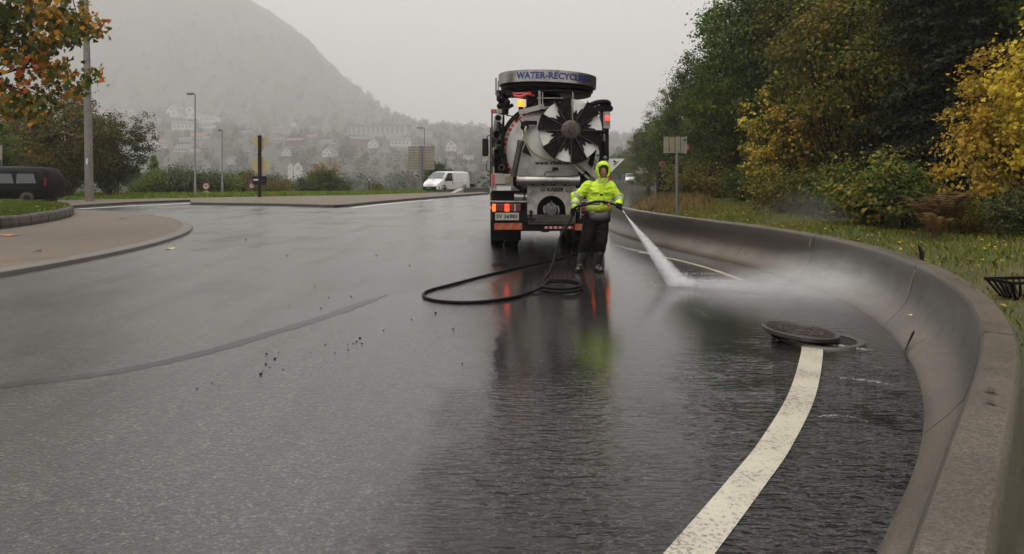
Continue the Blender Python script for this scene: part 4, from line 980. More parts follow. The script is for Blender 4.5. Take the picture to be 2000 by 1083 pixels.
# tank
TC = Vector((-.07, 0, 2.17)); TR = .95
MY = Matrix.Translation((TC.x, 0, TC.z)) @ Matrix.Rotation(R(90), 4, 'X')      # lathe z -> truck -y
MB().lathe([(0, -5.95), (.5, -5.9), (.82, -5.75), (TR, -5.45), (TR, -.42), (.93, -.40)], 64, MY).build('tank', M['truck_white'], TK, smooth=40)
for yy in (1.3, 2.8, 4.3): MB().lathe([(TR, -yy-.04), (TR+.025, -yy-.04), (TR+.025, -yy+.04), (TR, -yy+.04)], 56, MY).build('tank_band', M['galvanised'], TK, smooth=30)
MB().lathe([(TR+.0, -.62), (TR+.085, -.62), (TR+.095, -.36), (.955, -.33), (.94, -.36)], 64, MY).build('flange', M['dark_metal'], TK, smooth=30)
ring = MB().lathe([(.955, -.345), (.86, -.22), (.80, -.205)], 64, MY).build('door_ring', M['house_white'], TK, smooth=50)
for k in range(26):
    a = R(95+k*7.0); da = R(2.4)
    vs = []
    for r_, z_ in ((.938, -.322), (.872, -.236)):
        for t_ in (a-da, a+da): vs.append(MY @ Vector((r_*1.004*math.cos(t_), r_*1.004*math.sin(t_), z_+.006)))
    MB().add(vs, [(0, 1, 3, 2)]).build('red_dash', M['red_paint'], ring)
for k in range(14):
    a = R(70+k*25.7)
    if 110 < (70+k*25.7) % 360 < 255: continue
    c_ = MY @ Vector((.975*math.cos(a), .975*math.sin(a), -.30)); MB().box(c_, (.07, .16, .045), (0, -a, 0)).cyl(c_+Vector((0, -.07, 0)), c_+Vector((0, -.12, 0)), .018, n=6).build('door_clamp', M['dark_metal'], TK)
def dome_y(r): return .195-.20*(1-(r/.80)**2)                                   # door bulges backwards
door = MB().lathe([(r, -dome_y(r)) for r in (.80, .74, .66, .56, .44, .30, .15, 0)], 64, MY).build('tank_door', M['truck_white'], TK, smooth=60)
wt = text_mesh('web_text', 'www.vitek.no', .125, .0035, 0, 1.06)
for vv in wt.vertices:
    X, Z = vv.co.x+.10, vv.co.y-.275
    vv.co = (TC.x+X, dome_y(math.hypot(X, Z))-.006, TC.z+Z)
place('lettering', wt, M['black_letters'], door)
MB().bx(.02, .14, -.08, .0, 1.73, 1.80).build('latch', M['dark_metal'], door, bevel=.01)
MB().tube(catmull([(.04, -.06, 1.73), (-.02, -.09, 1.70), (-.12, -.09, 1.70), (-.15, -.07, 1.63), (-.15, -.06, 1.60)], 5), .010, 6).build('cable', M['black_rubber'], door)
MB().tube(catmull([(-.50, -.05, 2.72), (-.56, -.10, 2.45), (-.44, -.12, 2.15), (-.18, -.13, 1.98), (.05, -.14, 1.93)], 6), .014, 8).build('brass_pipe', M['brass'], door, smooth=60)
MB().tube(catmull([(-.53, -.02, 2.70), (-.60, -.06, 2.45), (-.62, -.06, 2.2)], 6), .012, 8).build('brass_pipe', M['brass'], door, smooth=60)
# hydraulic ram on the door
MB().cyl((-.54, -.05, 2.66), (-.66, -.05, 2.28), .038, n=14).build('ram_rod', M['truck_white'], TK, smooth=40)
MB().cyl((-.655, -.06, 2.32), (-.80, -.02, 1.60), .062, n=16).cyl((-.64, -.06, 2.36), (-.66, -.06, 2.28), .075, n=16).build('ram_cylinder', M['hub_steel'], TK, smooth=40)
MB().bx(-.64, -.48, -.08, .06, 2.60, 2.76).bx(-.58, -.30, -.06, .05, 2.70, 2.78).ball((-.60, -.05, 2.64), .055).build('ram_bracket', M['dark_metal'], TK, bevel=.012)
MB().add([(-.55, -.07, 2.30), (-.42, -.07, 2.02), (-.62, -.07, 2.12), (-.55, -.04, 2.30), (-.42, -.04, 2.02), (-.62, -.04, 2.12)], [(0, 1, 2), (3, 5, 4), (0, 3, 4, 1), (1, 4, 5, 2), (2, 5, 3, 0)]).build('gusset', M['dark_metal'], TK)
# the big rotor on the door
FC = Vector((.38, -.31, 2.56)); FR = .69
rot = empty('rotor', FC); rot.parent = TK
RXo = Matrix.Rotation(R(90), 4, 'X')
def wedge(a0, a1, r0, r1, y0, y1, n=6, notch=None):
    out = []
    for k in range(n+1): a = a0+(a1-a0)*k/n; out.append((r1*math.cos(a), r1*math.sin(a)))
    if notch is None:
        for k in range(n, -1, -1): a = a0+(a1-a0)*k/n; out.append((r0*math.cos(a), r0*math.sin(a)))
    else: out += notch
    return MB().prism(out, -y1, -y0, RXo)
base_a = R(75)
MB().lathe([(.0, -.10), (.66, -.10), (.66, -.075), (0, -.075)], 48, RXo).build('back_plate', M['panel_white'], rot, smooth=30)
for k in range(6):
    w0 = base_a+k*R(60)-R(15); w1 = w0+R(30)
    # the dark blade between two pale fields
    b0, b1 = w1, w1+R(30)
    bl = wedge(b0+R(.6), b1-R(.6), .20, FR*(1.0 if k % 2 else .985), -.005, .012, 8); bl.build('blade', M['blade_black'], rot)
    # the wavy inner plate that ends the pale field
    mid = (w0+w1)/2; pts = [(.20*math.cos(w0), .20*math.sin(w0))]
    prof = [(0, .52), (.12, .50), (.30, .36), (.5, .44), (.70, .36), (.88, .50), (1, .52)]
    sm = []
    for (f0, r0), (f1, r1) in zip(prof[:-1], prof[1:]):
        for q in range(4): tq = q/4; sq = tq*tq*(3-2*tq); sm.append((f0+(f1-f0)*tq, r0+(r1-r0)*sq))
    sm.append(prof[-1])
    poly = [(.20*math.cos(w0), .20*math.sin(w0))]+[(r_*math.cos(w0+(w1-w0)*f_), r_*math.sin(w0+(w1-w0)*f_)) for f_, r_ in sm]+[(.20*math.cos(w1), .20*math.sin(w1))]
    MB().prism(poly, -.008, .006, RXo).build('wavy_plate', M['blade_black'], rot)
    # pale field
    wedge(w0+R(.8), w1-R(.8), .34, FR*.945, .028, .036, 6).build('pale_plate', M['blade_pale'], rot)
    for a in (w0, w1):
        MB().box((.45*math.cos(a), -.02, .45*math.sin(a)), (.50, .045, .012), (0, -a, 0)).build('rib', M['hub_steel'], rot)
    for a, r_ in ((w0+R(5), .30), (w1+R(9), .34), (w1+R(22), .62)): MB().ball((r_*math.cos(a), -.012, r_*math.sin(a)), .009, 8, 6).build('bolt', M['galvanised'], rot)
MB().lathe([(0, .05), (.15, .05), (.20, .035), (.225, .0), (.225, -.08)], 36, RXo).build('hub', M['hub_steel'], rot, smooth=40)
MB().cyl((0, -.04, 0), (0, -.13, 0), .055, n=6).cyl((0, -.04, 0), (0, -.07, 0), .09, n=24).build('hub_nut', M['hub_steel'], rot, smooth=30)
for k in range(8): a = 2*math.pi*k/8+.2; MB().cyl((.165*math.cos(a), -.03, .165*math.sin(a)), (.165*math.cos(a), -.062, .165*math.sin(a)), .012, n=6).build('bolt', M['dark_metal'], rot)
MB().cyl((0, .30, 0), (0, .02, 0), .16, n=24).bx(-.2, .2, .1, .36, -.2, .2).build('gearbox', M['dark_metal'], rot, smooth=30)
MB().tube([(.03, -.07, .16), (.02, -.05, .40), (.04, -.03, .72), (.045, .1, .80)], .012, 8).build('feed_pipe', M['galvanised'], rot, smooth=60)
# pipes racked on the near side
rack = empty('pipe_rack'); rack.parent = TK
for bb in ((-1.265, -1.235, .12, .20, 1.66, 3.02), (-1.02, -.985, .12, .20, 1.66, 2.95), (-1.265, -1.235, 5.6, 5.7, 1.3, 3.0)): MB().bx(*bb).build('post', M['dark_metal'], rack)
for zz_ in (2.95, 2.33): MB().bx(-1.23, -1.025, .14, .18, zz_, zz_+.045).build('rail', M['dark_metal'], rack)
for i, (x, z, r_, mt) in enumerate([(-1.12, 2.84, .078, 'steel'), (-1.15, 2.50, .072, 'dark_metal'), (-1.10, 2.33, .072, 'hub_steel'), (-1.14, 2.12, .07, 'dark_metal'), (-1.06, 2.66, .05, 'dark_metal'), (-1.16, 1.94, .06, 'dark_metal'), (-1.05, 1.80, .06, 'hub_steel')]):
    mb = MB().lathe([(r_*.80, 5.6), (r_, 5.6), (r_, 0), (r_*1.12, 0), (r_*1.12, -.06), (r_*.80, -.06), (r_*.80, 5.6)], 20, Matrix.Translation((x, .06+.05*(i % 3), z)) @ Matrix.Rotation(R(-90), 4, 'X') )
    mb.build('pipe', M[mt], rack, smooth=40)
MB().bx(-1.27, -1.04, .02, .12, 2.94, 3.03).build('end_box', M['panel_white'], rack, bevel=.01); MB().bx(-1.275, -1.16, .012, .020, 2.95, 3.02).build('reflector', M['red_paint'], rack)
MB().tube(catmull([(-1.1, .1, 2.75), (-1.04, .05, 2.62), (-1.03, .1, 2.4), (-1.08, .15, 2.2), (-1.05, .1, 1.95), (-.98, .1, 1.75)], 6), .028, 8).tube(catmull([(-1.1, .1, 2.55), (-1.02, .06, 2.50), (-1.02, .1, 2.1), (-1.08, .12, 1.85)], 6), .022, 8).build('hose', M['black_rubber'], rack, smooth=60)
MB().bx(-1.2, -.92, .25, .6, 1.68, 2.05).build('valve_block', M['dark_metal'], rack, bevel=.02)
# turret that carries the reel
tur = MB().cyl((-1.0, .5, 2.95), (-1.0, .5, 3.42), .11, n=16).bx(-1.12, -.88, .36, .64, 3.05, 3.18).ball((-1.07, .36, 3.28), .085).ball((-.93, .34, 3.20), .075).ball((-1.09, .33, 3.12), .06).ball((-.90, .36, 3.36), .07).bx(-1.15, -.8, .3, .9, 3.38, 3.46)
tur.cyl((-.93, .4, 3.08), (-.80, .35, 3.15), .04, n=10).cyl((0, 1.0, 3.05), (0, 1.0, 3.55), .30, n=28).bx(-.9, .1, .85, 1.15, 3.38, 3.50)
tur.build('turret', M['dark_metal'], TK, smooth=35)
MB().bx(-1.18, -1.145, .30, .33, 3.35, 3.72).bx(-1.13, -1.10, .30, .33, 3.35, 3.66).build('aerial_bracket', M['galvanised'], TK)
MB().tube(catmull([(-.78, .2, 3.33), (-.65, .1, 3.30), (-.5, .12, 3.35), (-.35, .2, 3.33)], 6), .03, 8).tube(catmull([(-.80, .25, 3.38), (-.6, .15, 3.37), (-.42, .18, 3.39)], 6), .025, 8).build('red_hose', M['red_paint'], TK, smooth=60)
MB().bx(-.5, -.25, .3, .6, 3.10, 3.36).ball((-.42, .3, 3.2), .10).ball((-.30, .26, 3.14), .07).cyl((-.5, .3, 3.12), (-.2, .3, 3.12), .05, n=12).build('pump', M['dark_metal'], TK, smooth=35)
MB().bx(-.62, .15, .08, .75, 3.03, 3.06).bx(-.10, .05, .06, .5, 3.06, 3.08).build('deck_plate', M['galvanised'], TK)
MB().bx(-.27, -.22, .06, .10, 3.06, 3.42).bx(-.19, -.17, .06, .10, 3.06, 3.42).bx(-.3, .25, .07, .09, 3.26, 3.28).build('deck_post', M['panel_white'], TK)
MB().box((-.42, -.02, 3.02), (.55, .05, .10), (0, R(-14), 0)).build('deck_edge', M['panel_white'], TK)
bc = MB().lathe([(0, .16), (.035, .155), (.062, .12), (.068, 0), (0, 0)], 20, Matrix.Translation((-.64, .08, 3.08))).build('beacon', M['beacon_lit'], TK, smooth=50)
MB().cyl((-.64, .08, 2.96), (-.64, .08, 3.08), .05, n=16).build('beacon_base', M['dark_metal'], bc, smooth=40)
MB().tube([(-.64, .10, 2.98), (-.70, .10, 2.90), (-.74, .10, 2.78)], .03, 8).build('beacon_arm', M['dark_metal'], TK)
# reel drum with lettering
drum = empty('reel_drum', (0, 1.06, 3.73)); drum.parent = TK; drum.rotation_euler = (0, R(2.2), 0)
DR = 1.10
MB().lathe([(DR-.03, -.125), (DR, -.125), (DR, .118), (DR-.012, .128), (DR-.05, .128), (DR-.05, .10)], 96).build('band', M['steel'], drum, smooth=30)
MB().lathe([(0, .14), (.5, .13), (DR-.05, .10)], 64).build('lid', M['galvanised'], drum, smooth=40)
MB().lathe([(0, -.12), (DR-.04, -.12), (DR-.035, -.10)], 64).lathe([(.28, -.30), (.95, -.30), (.98, -.28), (.95, -.26), (.30, -.26), (.28, -.30)], 48).build('spool', M['dark_metal'], drum, smooth=40)
hz_ = MB()
for k, (r_, z_) in enumerate([(1.0, -.15), (.94, -.19), (1.01, -.20), (.95, -.235), (.86, -.20), (.88, -.25), (.80, -.22)]): hz_.tube([(r_*math.cos(2*math.pi*i/48), r_*math.sin(2*math.pi*i/48), z_) for i in range(48)], .030, 8, closed=True)
hz_.build('wound_hose', M['black_rubber'], drum, smooth=60)
MB().tube([(.10+.86*math.cos(2*math.pi*i/40), -.12+.93*math.sin(2*math.pi*i/40), -.31+.02*math.cos(2*math.pi*i/40)) for i in range(40)], .022, 8, closed=True).build('loose_hose', M['black_rubber'], drum, smooth=60)
tx = text_mesh('drum_text', 'WATER-RECYCLING', .185, .008, 0, 1.04)
for vv in tx.vertices:
    a = (vv.co.x+.09)/DR; vv.co = ((DR+.004)*math.sin(a), -(DR+.004)*math.cos(a), vv.co.y-.005)
place('lettering', tx, M['blue_letters'], drum)
# far side column
MB().bx(1.07, 1.20, .05, .35, 1.95, 3.08).bx(1.20, 1.24, .1, .3, 1.95, 2.9).build('side_column', M['dark_metal'], TK, bevel=.012)
MB().bx(1.10, 1.25, .0, .05, 2.62, 2.98).build('column_plate', M['panel_white'], TK, bevel=.01)
MB().bx(1.145, 1.225, -.035, -.002, 2.79, 2.885).build('marker_lamp', M['marker_lit'], TK, bevel=.01)
MB().tube(catmull([(.80, .0, 3.10), (.95, -.05, 3.16), (1.15, -.03, 3.18), (1.22, .05, 3.14), (1.05, .1, 3.10)], 6), .055, 10).bx(.95, 1.28, -.02, .28, 3.0, 3.11).ball((1.25, .05, 3.05), .07).build('hose_bundle', M['black_rubber'], TK, smooth=45)
MB().cyl((1.11, -.03, 2.35), (1.11, -.03, 2.45), .035, n=12).ball((1.11, -.03, 2.47), .035).ball((1.13, -.03, 2.0), .05).build('gauge', M['galvanised'], TK, smooth=40)
MB().tube(catmull([(1.05, .0, 2.6), (1.0, -.04, 2.3), (1.06, -.05, 2.05), (1.0, .0, 1.85)], 6), .03, 8).tube(catmull([(1.10, .0, 2.55), (1.12, -.05, 2.2), (1.08, .0, 1.8)], 6), .025, 8).build('hose', M['black_rubber'], TK, smooth=60)
fl = MB().add([(1.18, -.05, 1.70), (1.26, -.05, 1.70), (1.56, -.02, 1.985), (1.22, -.02, 1.985), (1.18, -.02, 1.70), (1.26, -.02, 1.70), (1.56, .01, 1.985), (1.22, .01, 1.985)], [(0, 1, 2, 3), (4, 7, 6, 5), (0, 4, 5, 1), (1, 5, 6, 2), (2, 6, 7, 3), (3, 7, 4, 0)]).build('side_flap', M['truck_white'], TK)
MB().box((1.36, -.050, 1.885), (.13, .004, .016), (0, R(-40), 0)).box((1.335, -.052, 1.925), (.06, .004, .03), (0, R(30), 0)).build('hammer_mark', M['black_letters'], fl)
MB().box((.80, .02, 1.76), (.62, .03, .13), (0, R(42), 0)).box((.62, .0, 1.72), (.5, .03, .05), (0, R(42), 0)).build('chute_side', M['panel_white'], TK)
MB().bx(.60, 1.22, .12, .5, 1.30, 1.72).build('pump_case', M['dark_metal'], TK, bevel=.02)
# cab
cabb = MB().add([(-1.23, 6.3, .85), (1.23, 6.3, .85), (1.23, 8.5, .85), (-1.23, 8.5, .85), (-1.23, 6.3, 3.0), (1.23, 6.3, 3.0), (1.20, 8.3, 2.95), (-1.20, 8.3, 2.95), (-1.23, 8.55, 1.8), (1.23, 8.55, 1.8)], [(0, 3, 2, 1), (0, 1, 5, 4), (1, 2, 9, 6, 5), (3, 0, 4, 7, 8), (4, 5, 6, 7), (2, 3, 8, 9), (9, 8, 7, 6)]).build('cab', M['truck_white'], TK, bevel=.05)
MB().add([(-1.1, 8.565, 1.85), (1.1, 8.565, 1.85), (1.08, 8.33, 2.85), (-1.08, 8.33, 2.85)], [(0, 1, 2, 3)]).build('windscreen', M['glass_dark'], cabb)
for s in (-1, 1):
    MB().add([(s*1.236, 7.1, 1.85), (s*1.236, 8.35, 1.85), (s*1.236, 8.2, 2.75), (s*1.236, 7.1, 2.75)], [(0, 1, 2, 3)]).build('side_window', M['glass_dark'], cabb)
    mr = empty('mirror', (0, 0, 0)); mr.parent = TK
    MB().box((s*1.40, 7.9, 2.52), (.20, .12, .56)).build('mirror_housing', M['bumper_grey'], mr, bevel=.04)
    MB().box((s*1.42, 7.9, 2.04), (.16, .12, .18)).build('wide_mirror', M['lens_clear'], mr, bevel=.03)
    MB().tube([(s*1.22, 7.9, 2.90), (s*1.33, 7.88, 2.88), (s*1.36, 7.88, 2.78)], .018, 6).tube([(s*1.22, 7.9, 1.72), (s*1.36, 7.88, 1.80), (s*1.38, 7.88, 1.98)], .018, 6).build('mirror_arm', M['dark_metal'], mr)
MB().bx(-1.2, 1.2, 8.45, 8.62, .45, .84).build('front_bumper', M['bumper_grey'], TK, bevel=.03)

# ================================================================= the worker
def blob(name, mb, mat, parent, voxel=.014, smooth=4, loc=None):
    me = mb.mesh(name+'_raw'); o = bpy.data.objects.new(name, me)
    m = o.modifiers.new('r', 'REMESH'); m.mode = 'VOXEL'; m.voxel_size = voxel
    s = o.modifiers.new('s', 'SMOOTH'); s.iterations = smooth; s.factor = .5
    r = evaluated(o); bpy.data.objects.remove(o)
    r.name = name; r.materials.clear()
    return place(name, r, mat, parent, smooth=180)
def chain(mb, pts, rad, n=12):
    for p, r in zip(pts, rad): mb.ball(p, r, n, 8)
    for a, b, r0, r1 in zip(pts[:-1], pts[1:], rad[:-1], rad[1:]): mb.cyl(a, b, r0, r1, n)
    return mb
def loft(mb, rings, n=20):
    vs = [(c[0]+rx*math.cos(2*math.pi*k/n), c[1]+ry*math.sin(2*math.pi*k/n), c[2]) for c, rx, ry in rings for k in range(n)]; m = len(rings)
    fs = [(i*n+k, i*n+(k+1) % n, (i+1)*n+(k+1) % n, (i+1)*n+k) for i in range(m-1) for k in range(n)]+[tuple(range(n-1, -1, -1)), tuple((m-1)*n+k for k in range(n))]
    return mb.add(vs, fs)
person = tag(empty('person', (1.47, 12.6, .004)), 'worker in hooded yellow-green hi-vis jacket and black trousers aiming a pressure washer', 'person')
J = dict(hip=(.0, 0, .93), hl=(-.125, 0, .92), hr=(.065, 0, .92), kl=(-.205, -.05, .52), kr=(.045, -.05, .51), al=(-.30, .0, .10), ar=(-.015, .0, .09),
         chest=(.02, 0, 1.30), neck=(.06, -.01, 1.53), head=(.075, -.045, 1.69), sl=(-.20, 0, 1.47), sr=(.235, 0, 1.46), el=(-.375, .03, 1.23), er=(.345, -.02, 1.22), wl=(-.425, -.14, 1.055), wr=(.315, -.24, 1.13))
V = {k: Vector(v) for k, v in J.items()}
GL, GR_ = Vector((-.445, -.20, 1.02)), Vector((.31, -.31, 1.115))      # where the hands grip
def hand(mb, wrist, grip, axis, side, r=1.0):
    """palm behind the hose, four fingers curled round it, thumb from the side of the palm"""
    axis = axis.normalized(); back = (wrist-grip); back = (back-axis*back.dot(axis)).normalized(); third = axis.cross(back).normalized()*side
    pc = grip+back*.045
    mb.ball(pc+back*.012, (.042, .042, .042), 12, 8); chain(mb, [wrist, pc], [.034*r, .036*r])
    for i, ln in enumerate((.92, 1.06, 1.0, .80)):
        o = axis*((i-1.5)*.024); pts = []
        for a in (25, 75, 125, 175, 225):
            q = R(a*ln); pts.append(grip+o+(back*math.cos(q)+third*math.sin(q))*.040)
        chain(mb, [pc+o*.9]+pts, [.014*r, .0125*r, .012*r, .0115*r, .011*r, .0095*r], 8)
    t0 = pc-axis*.040; chain(mb, [t0, grip-axis*.052-third*.032+back*.01, grip-axis*.030-third*.040-back*.020], [.016*r, .0135*r, .011*r], 8)
body = MB()
loft(body, [((-.03, 0, .86), .14, .10), ((0, 0, .98), .165, .11), ((.01, 0, 1.10), .15, .10), ((.02, 0, 1.30), .18, .115), ((.03, 0, 1.45), .17, .10), ((.05, 0, 1.50), .09, .07)])
chain(body, [V['hl'], V['kl'], V['al']], [.085, .058, .030]); chain(body, [V['hr'], V['kr'], V['ar']], [.085, .058, .030])
chain(body, [V['al'], V['al']+Vector((-.03, -.09, -.045))], [.028, .020]); chain(body, [V['ar'], V['ar']+Vector((.02, -.09, -.045))], [.028, .020])
chain(body, [V['sl'], V['el'], V['wl']], [.055, .042, .030]); chain(body, [V['sr'], V['er'], V['wr']], [.055, .042, .030])
chain(body, [(.04, .0, 1.46), V['neck'], V['head']+Vector((0, .02, -.06))], [.065, .058, .06])
hd = V['head']
loft(body, [(hd+Vector((0, -.022, -.118)), .028, .03), (hd+Vector((0, -.014, -.10)), .048, .055), (hd+Vector((0, -.006, -.055)), .062, .078), (hd, .071, .088), (hd+Vector((0, .004, .05)), .070, .088), (hd+Vector((0, .008, .09)), .052, .066), (hd+Vector((0, .01, .112)), .02, .03)])
body.ball(hd+Vector((0, -.092, -.022)), (.013, .018, .022), 8, 6).ball(hd+Vector((0, -.086, .008)), (.010, .012, .024), 8, 6)
for s in (-1, 1):
    body.ball(hd+Vector((s*.073, .005, -.012)), (.010, .022, .032), 8, 6); body.ball(hd+Vector((s*.026, -.080, .028)), (.022, .010, .007), 8, 6)
body.ball(hd+Vector((0, -.082, -.058)), (.022, .010, .005), 8, 6).ball(hd+Vector((0, -.080, -.070)), (.019, .010, .006), 8, 6)
hand(body, V['wl'], GL, Vector((.25, -.05, 1)), 1, .86); hand(body, V['wr'], GR_, Vector((.8, -.35, -.35)), -1, .86)
blob('body', body, M['skin'], person, .008, 3)
for s in (-1, 1): MB().ball(hd+Vector((s*.027, -.080, .010)), (.010, .006, .006), 10, 6).build('eye', M['eye'], person, smooth=180)
bd = MB(); loft(bd, [(hd+Vector((0, -.03, -.135)), .03, .035), (hd+Vector((0, -.020, -.11)), .054, .064), (hd+Vector((0, -.016, -.085)), .060, .072), (hd+Vector((0, -.012, -.068)), .058, .070)]); bd.ball(hd+Vector((0, -.088, -.045)), (.030, .008, .007), 10, 6)
blob('beard', bd, M['beard'], person, .007, 2)
# jacket
def jacket_mesh(g=0.0, cut=None):
    mb = MB()
    loft(mb, [((.0, 0, .99), .185+g, .145+g), ((.0, -.005, 1.04), .205+g, .165+g), ((.01, 0, 1.14), .205+g, .162+g), ((.02, 0, 1.28), .222+g, .165+g), ((.03, 0, 1.40), .225+g, .155+g), ((.045, 0, 1.47), .19+g, .13+g), ((.055, 0, 1.53), .10+g, .09+g), ((.065, -.01, 1.56), .08+g, .075+g)], 24)
    chain(mb, [V['sl']+Vector((.03, 0, -.02)), V['el'], V['wl']+Vector((0, .02, .02))], [.098+g, .080+g, .058+g]); chain(mb, [V['sr']+Vector((-.03, 0, -.02)), V['er'], V['wr']+Vector((0, .02, .015))], [.098+g, .080+g, .058+g])
    mb.ball(V['el']+Vector((-.015, .02, .05)), (.082+g, .08+g, .075+g)); mb.ball(V['er']+Vector((.012, .02, .05)), (.08+g, .08+g, .075+g))
    return mb
jk = blob('jacket', jacket_mesh(), M['hivis'], person, .012, 3)
# creases of a worn jacket
NR = [v_.normal.copy() for v_ in jk.data.vertices]
for vv, n_ in zip(jk.data.vertices, NR):
    c = vv.co.copy()
    f = mnoise.noise(Vector((c.x*9, c.y*9, c.z*20)))*.014+mnoise.noise(Vector((c.x*22+3, c.y*22, c.z*34)))*.008
    vv.co = c+n_*f
def band_torso(z0, z1, mat, name='reflective_band'):
    mb = MB(); n = 40; vs = []; zs = [z0, (z0+z1)/2, z1]
    for z in zs:
        t = (z-1.04)/.36; rx = .208+.018*min(max(t, 0), 1)+.014; ry = .163+.016
        vs += [(.01+.02*t+rx*math.cos(2*math.pi*k/n), ry*math.sin(2*math.pi*k/n), z) for k in range(n)]
    mb.add(vs, [(i*n+k, i*n+(k+1) % n, (i+1)*n+(k+1) % n, (i+1)*n+k) for i in range(2) for k in range(n)])
    o = mb.build(name, M[mat], jk, smooth=180); sol = o.modifiers.new('s', 'SOLIDIFY'); sol.thickness = .012
    return o
band_torso(1.135, 1.195, 'reflective_band'); band_torso(1.02, 1.125, 'hivis_dirty', 'soiled_hem')
def band_arm(a, b, f0, f1, r):
    p0, p1 = a.lerp(b, f0), a.lerp(b, f1); MB().cyl(p0, p1, r, n=20, cap=False).build('reflective_band', M['reflective_band'], jk, smooth=180)
band_arm(V['sl'], V['el'], .70, .90, .096); band_arm(V['el'], V['wl'], .45, .66, .082); band_arm(V['sr'], V['er'], .72, .92, .096); band_arm(V['er'], V['wr'], .40, .62, .082)
MB().box((.035, -.170, 1.28), (.045, .016, .42), (R(-2), 0, 0)).build('zip_flap', M['hivis'], jk, bevel=.006)
for s in (-1, 1): MB().box((.035+s*.105, -.158, 1.335), (.125, .014, .028), (R(-3), 0, R(s*22))).build('pocket_flap', M['hivis_dirty'], jk, bevel=.006)
MB().box((.035, -.178, 1.30), (.05, .014, .03)).build('clip', M['work_black'], jk, bevel=.004)
cl_ = MB(); loft(cl_, [((.065, -.02, 1.50), .105, .10), ((.07, -.035, 1.55), .088, .09), ((.072, -.045, 1.585), .082, .088)]); blob('collar', cl_, M['hivis'], jk, .012, 2)
MB().tube(catmull([(.01, -.115, 1.60), (.0, -.14, 1.54), (.04, -.155, 1.49), (.10, -.15, 1.50), (.14, -.13, 1.56), (.145, -.11, 1.61)], 5), .011, 8).build('collar_lining', M['reflective_band'], jk, smooth=60)
# hood: open at the front
n, m = 26, 16; hv_, hf_ = [], []
hc = hd+Vector((0, .035, .03))
for i in range(m):
    t = i/(m-1); yy = -.115+.255*t; sc_ = math.sqrt(max(0, 1-max(0, (t-.25)/.75)**2.4)); sc_ = max(sc_, .04)
    for k in range(n):
        a = R(-52)+(R(284))*k/(n-1); k_ = (.66, .86, .97, 1.0)[min(i, 3)]; hv_.append((hc.x+.120*sc_*math.cos(a)*(.80, .92, 1, 1)[min(i, 3)], hc.y+yy-(.03 if math.sin(a) > .6 and i < 2 else 0), hc.z+.150*sc_*math.sin(a)*(k_ if math.sin(a) > 0 else 1)-.006))
for i in range(m-1):
    for k in range(n-1): hf_.append((i*n+k, i*n+k+1, (i+1)*n+k+1, (i+1)*n+k))
ho_ = MB().add(hv_, hf_).build('hood', M['hivis'], person, smooth=180); sl = ho_.modifiers.new('s', 'SOLIDIFY'); sl.thickness = .018; sl.offset = 0
MB().tube([hv_[k] for k in range(n)], .014, 8).build('hood_brim', M['hivis'], ho_, smooth=180)
# trousers, waders' bib, boots, gloves
tr = MB(); loft(tr, [((-.03, 0, .80), .15, .125), ((-.03, 0, .92), .18, .14), ((-.01, 0, 1.02), .18, .14), ((0, 0, 1.06), .17, .13)])
chain(tr, [V['hl'], V['kl'], Vector((-.25, -.02, .36))], [.128, .108, .100]); chain(tr, [V['hr'], V['kr'], Vector((.018, -.02, .35))], [.128, .108, .100])
tro = blob('trousers', tr, M['work_black'], person, .012, 3)
NR = [v_.normal.copy() for v_ in tro.data.vertices]
for vv, n_ in zip(tro.data.vertices, NR):
    c = vv.co.copy(); vv.co = c+n_*(mnoise.noise(Vector((c.x*10, c.y*10, c.z*13)))*.009+mnoise.noise(Vector((c.x*20, c.y*20, c.z*30)))*.004)
plain('pouch_grey', (.045, .043, .040), .45, 0, .3, 12, .2, coat=.4)
po = MB(); po.ball((.0, -.14, .93), (.17, .05, .085), 16, 10).ball((-.10, -.12, .98), (.08, .06, .06)).ball((.11, -.12, .97), (.08, .06, .06)); blob('pouch', po, M['pouch_grey'], person, .012, 2)
for k, (a, kn, dx) in enumerate(((V['al'], V['kl'], -.055), (V['ar'], V['kr'], .035))):
    bt = MB(); top = a.lerp(kn, .52); chain(bt, [top, a.lerp(kn, .30), a], [.088, .080, .066])
    chain(bt, [a+Vector((0, .02, -.045)), a+Vector((dx*.5, -.08, -.045)), a+Vector((dx, -.165, -.055))], [.060, .057, .050])
    bm_ = blob('boot', bt, M['boot_black'], person, .010, 3)
    zs = [vv.co.z for vv in bm_.data.vertices]; zmin = min(zs)
    for vv in bm_.data.vertices: vv.co.z = max(vv.co.z, .012)
    MB().prism([(a.x-.05, a.y+.07), (a.x+dx-.052, a.y-.18), (a.x+dx, a.y-.215), (a.x+dx+.052, a.y-.18), (a.x+.05, a.y+.07), (a.x, a.y+.085)], .0, .022).build('sole', M['black_rubber'], bm_)
for nm, w, g, ax, sd_ in (('glove', V['wl'], GL, Vector((.25, -.05, 1)), 1), ('glove', V['wr'], GR_, Vector((.8, -.35, -.35)), -1)):
    gl = MB(); hand(gl, w, g, ax, sd_, 1.12); chain(gl, [w+(w-g)*.30, w], [.050, .042]); blob(nm, gl, M['work_black'], person, .007, 2)
MB().cyl(V['wl']+Vector((.0, .035, .05)), V['wl']+Vector((-.003, .015, .022)), .060, n=18).build('cuff', M['reflective_band'], jk, smooth=180)

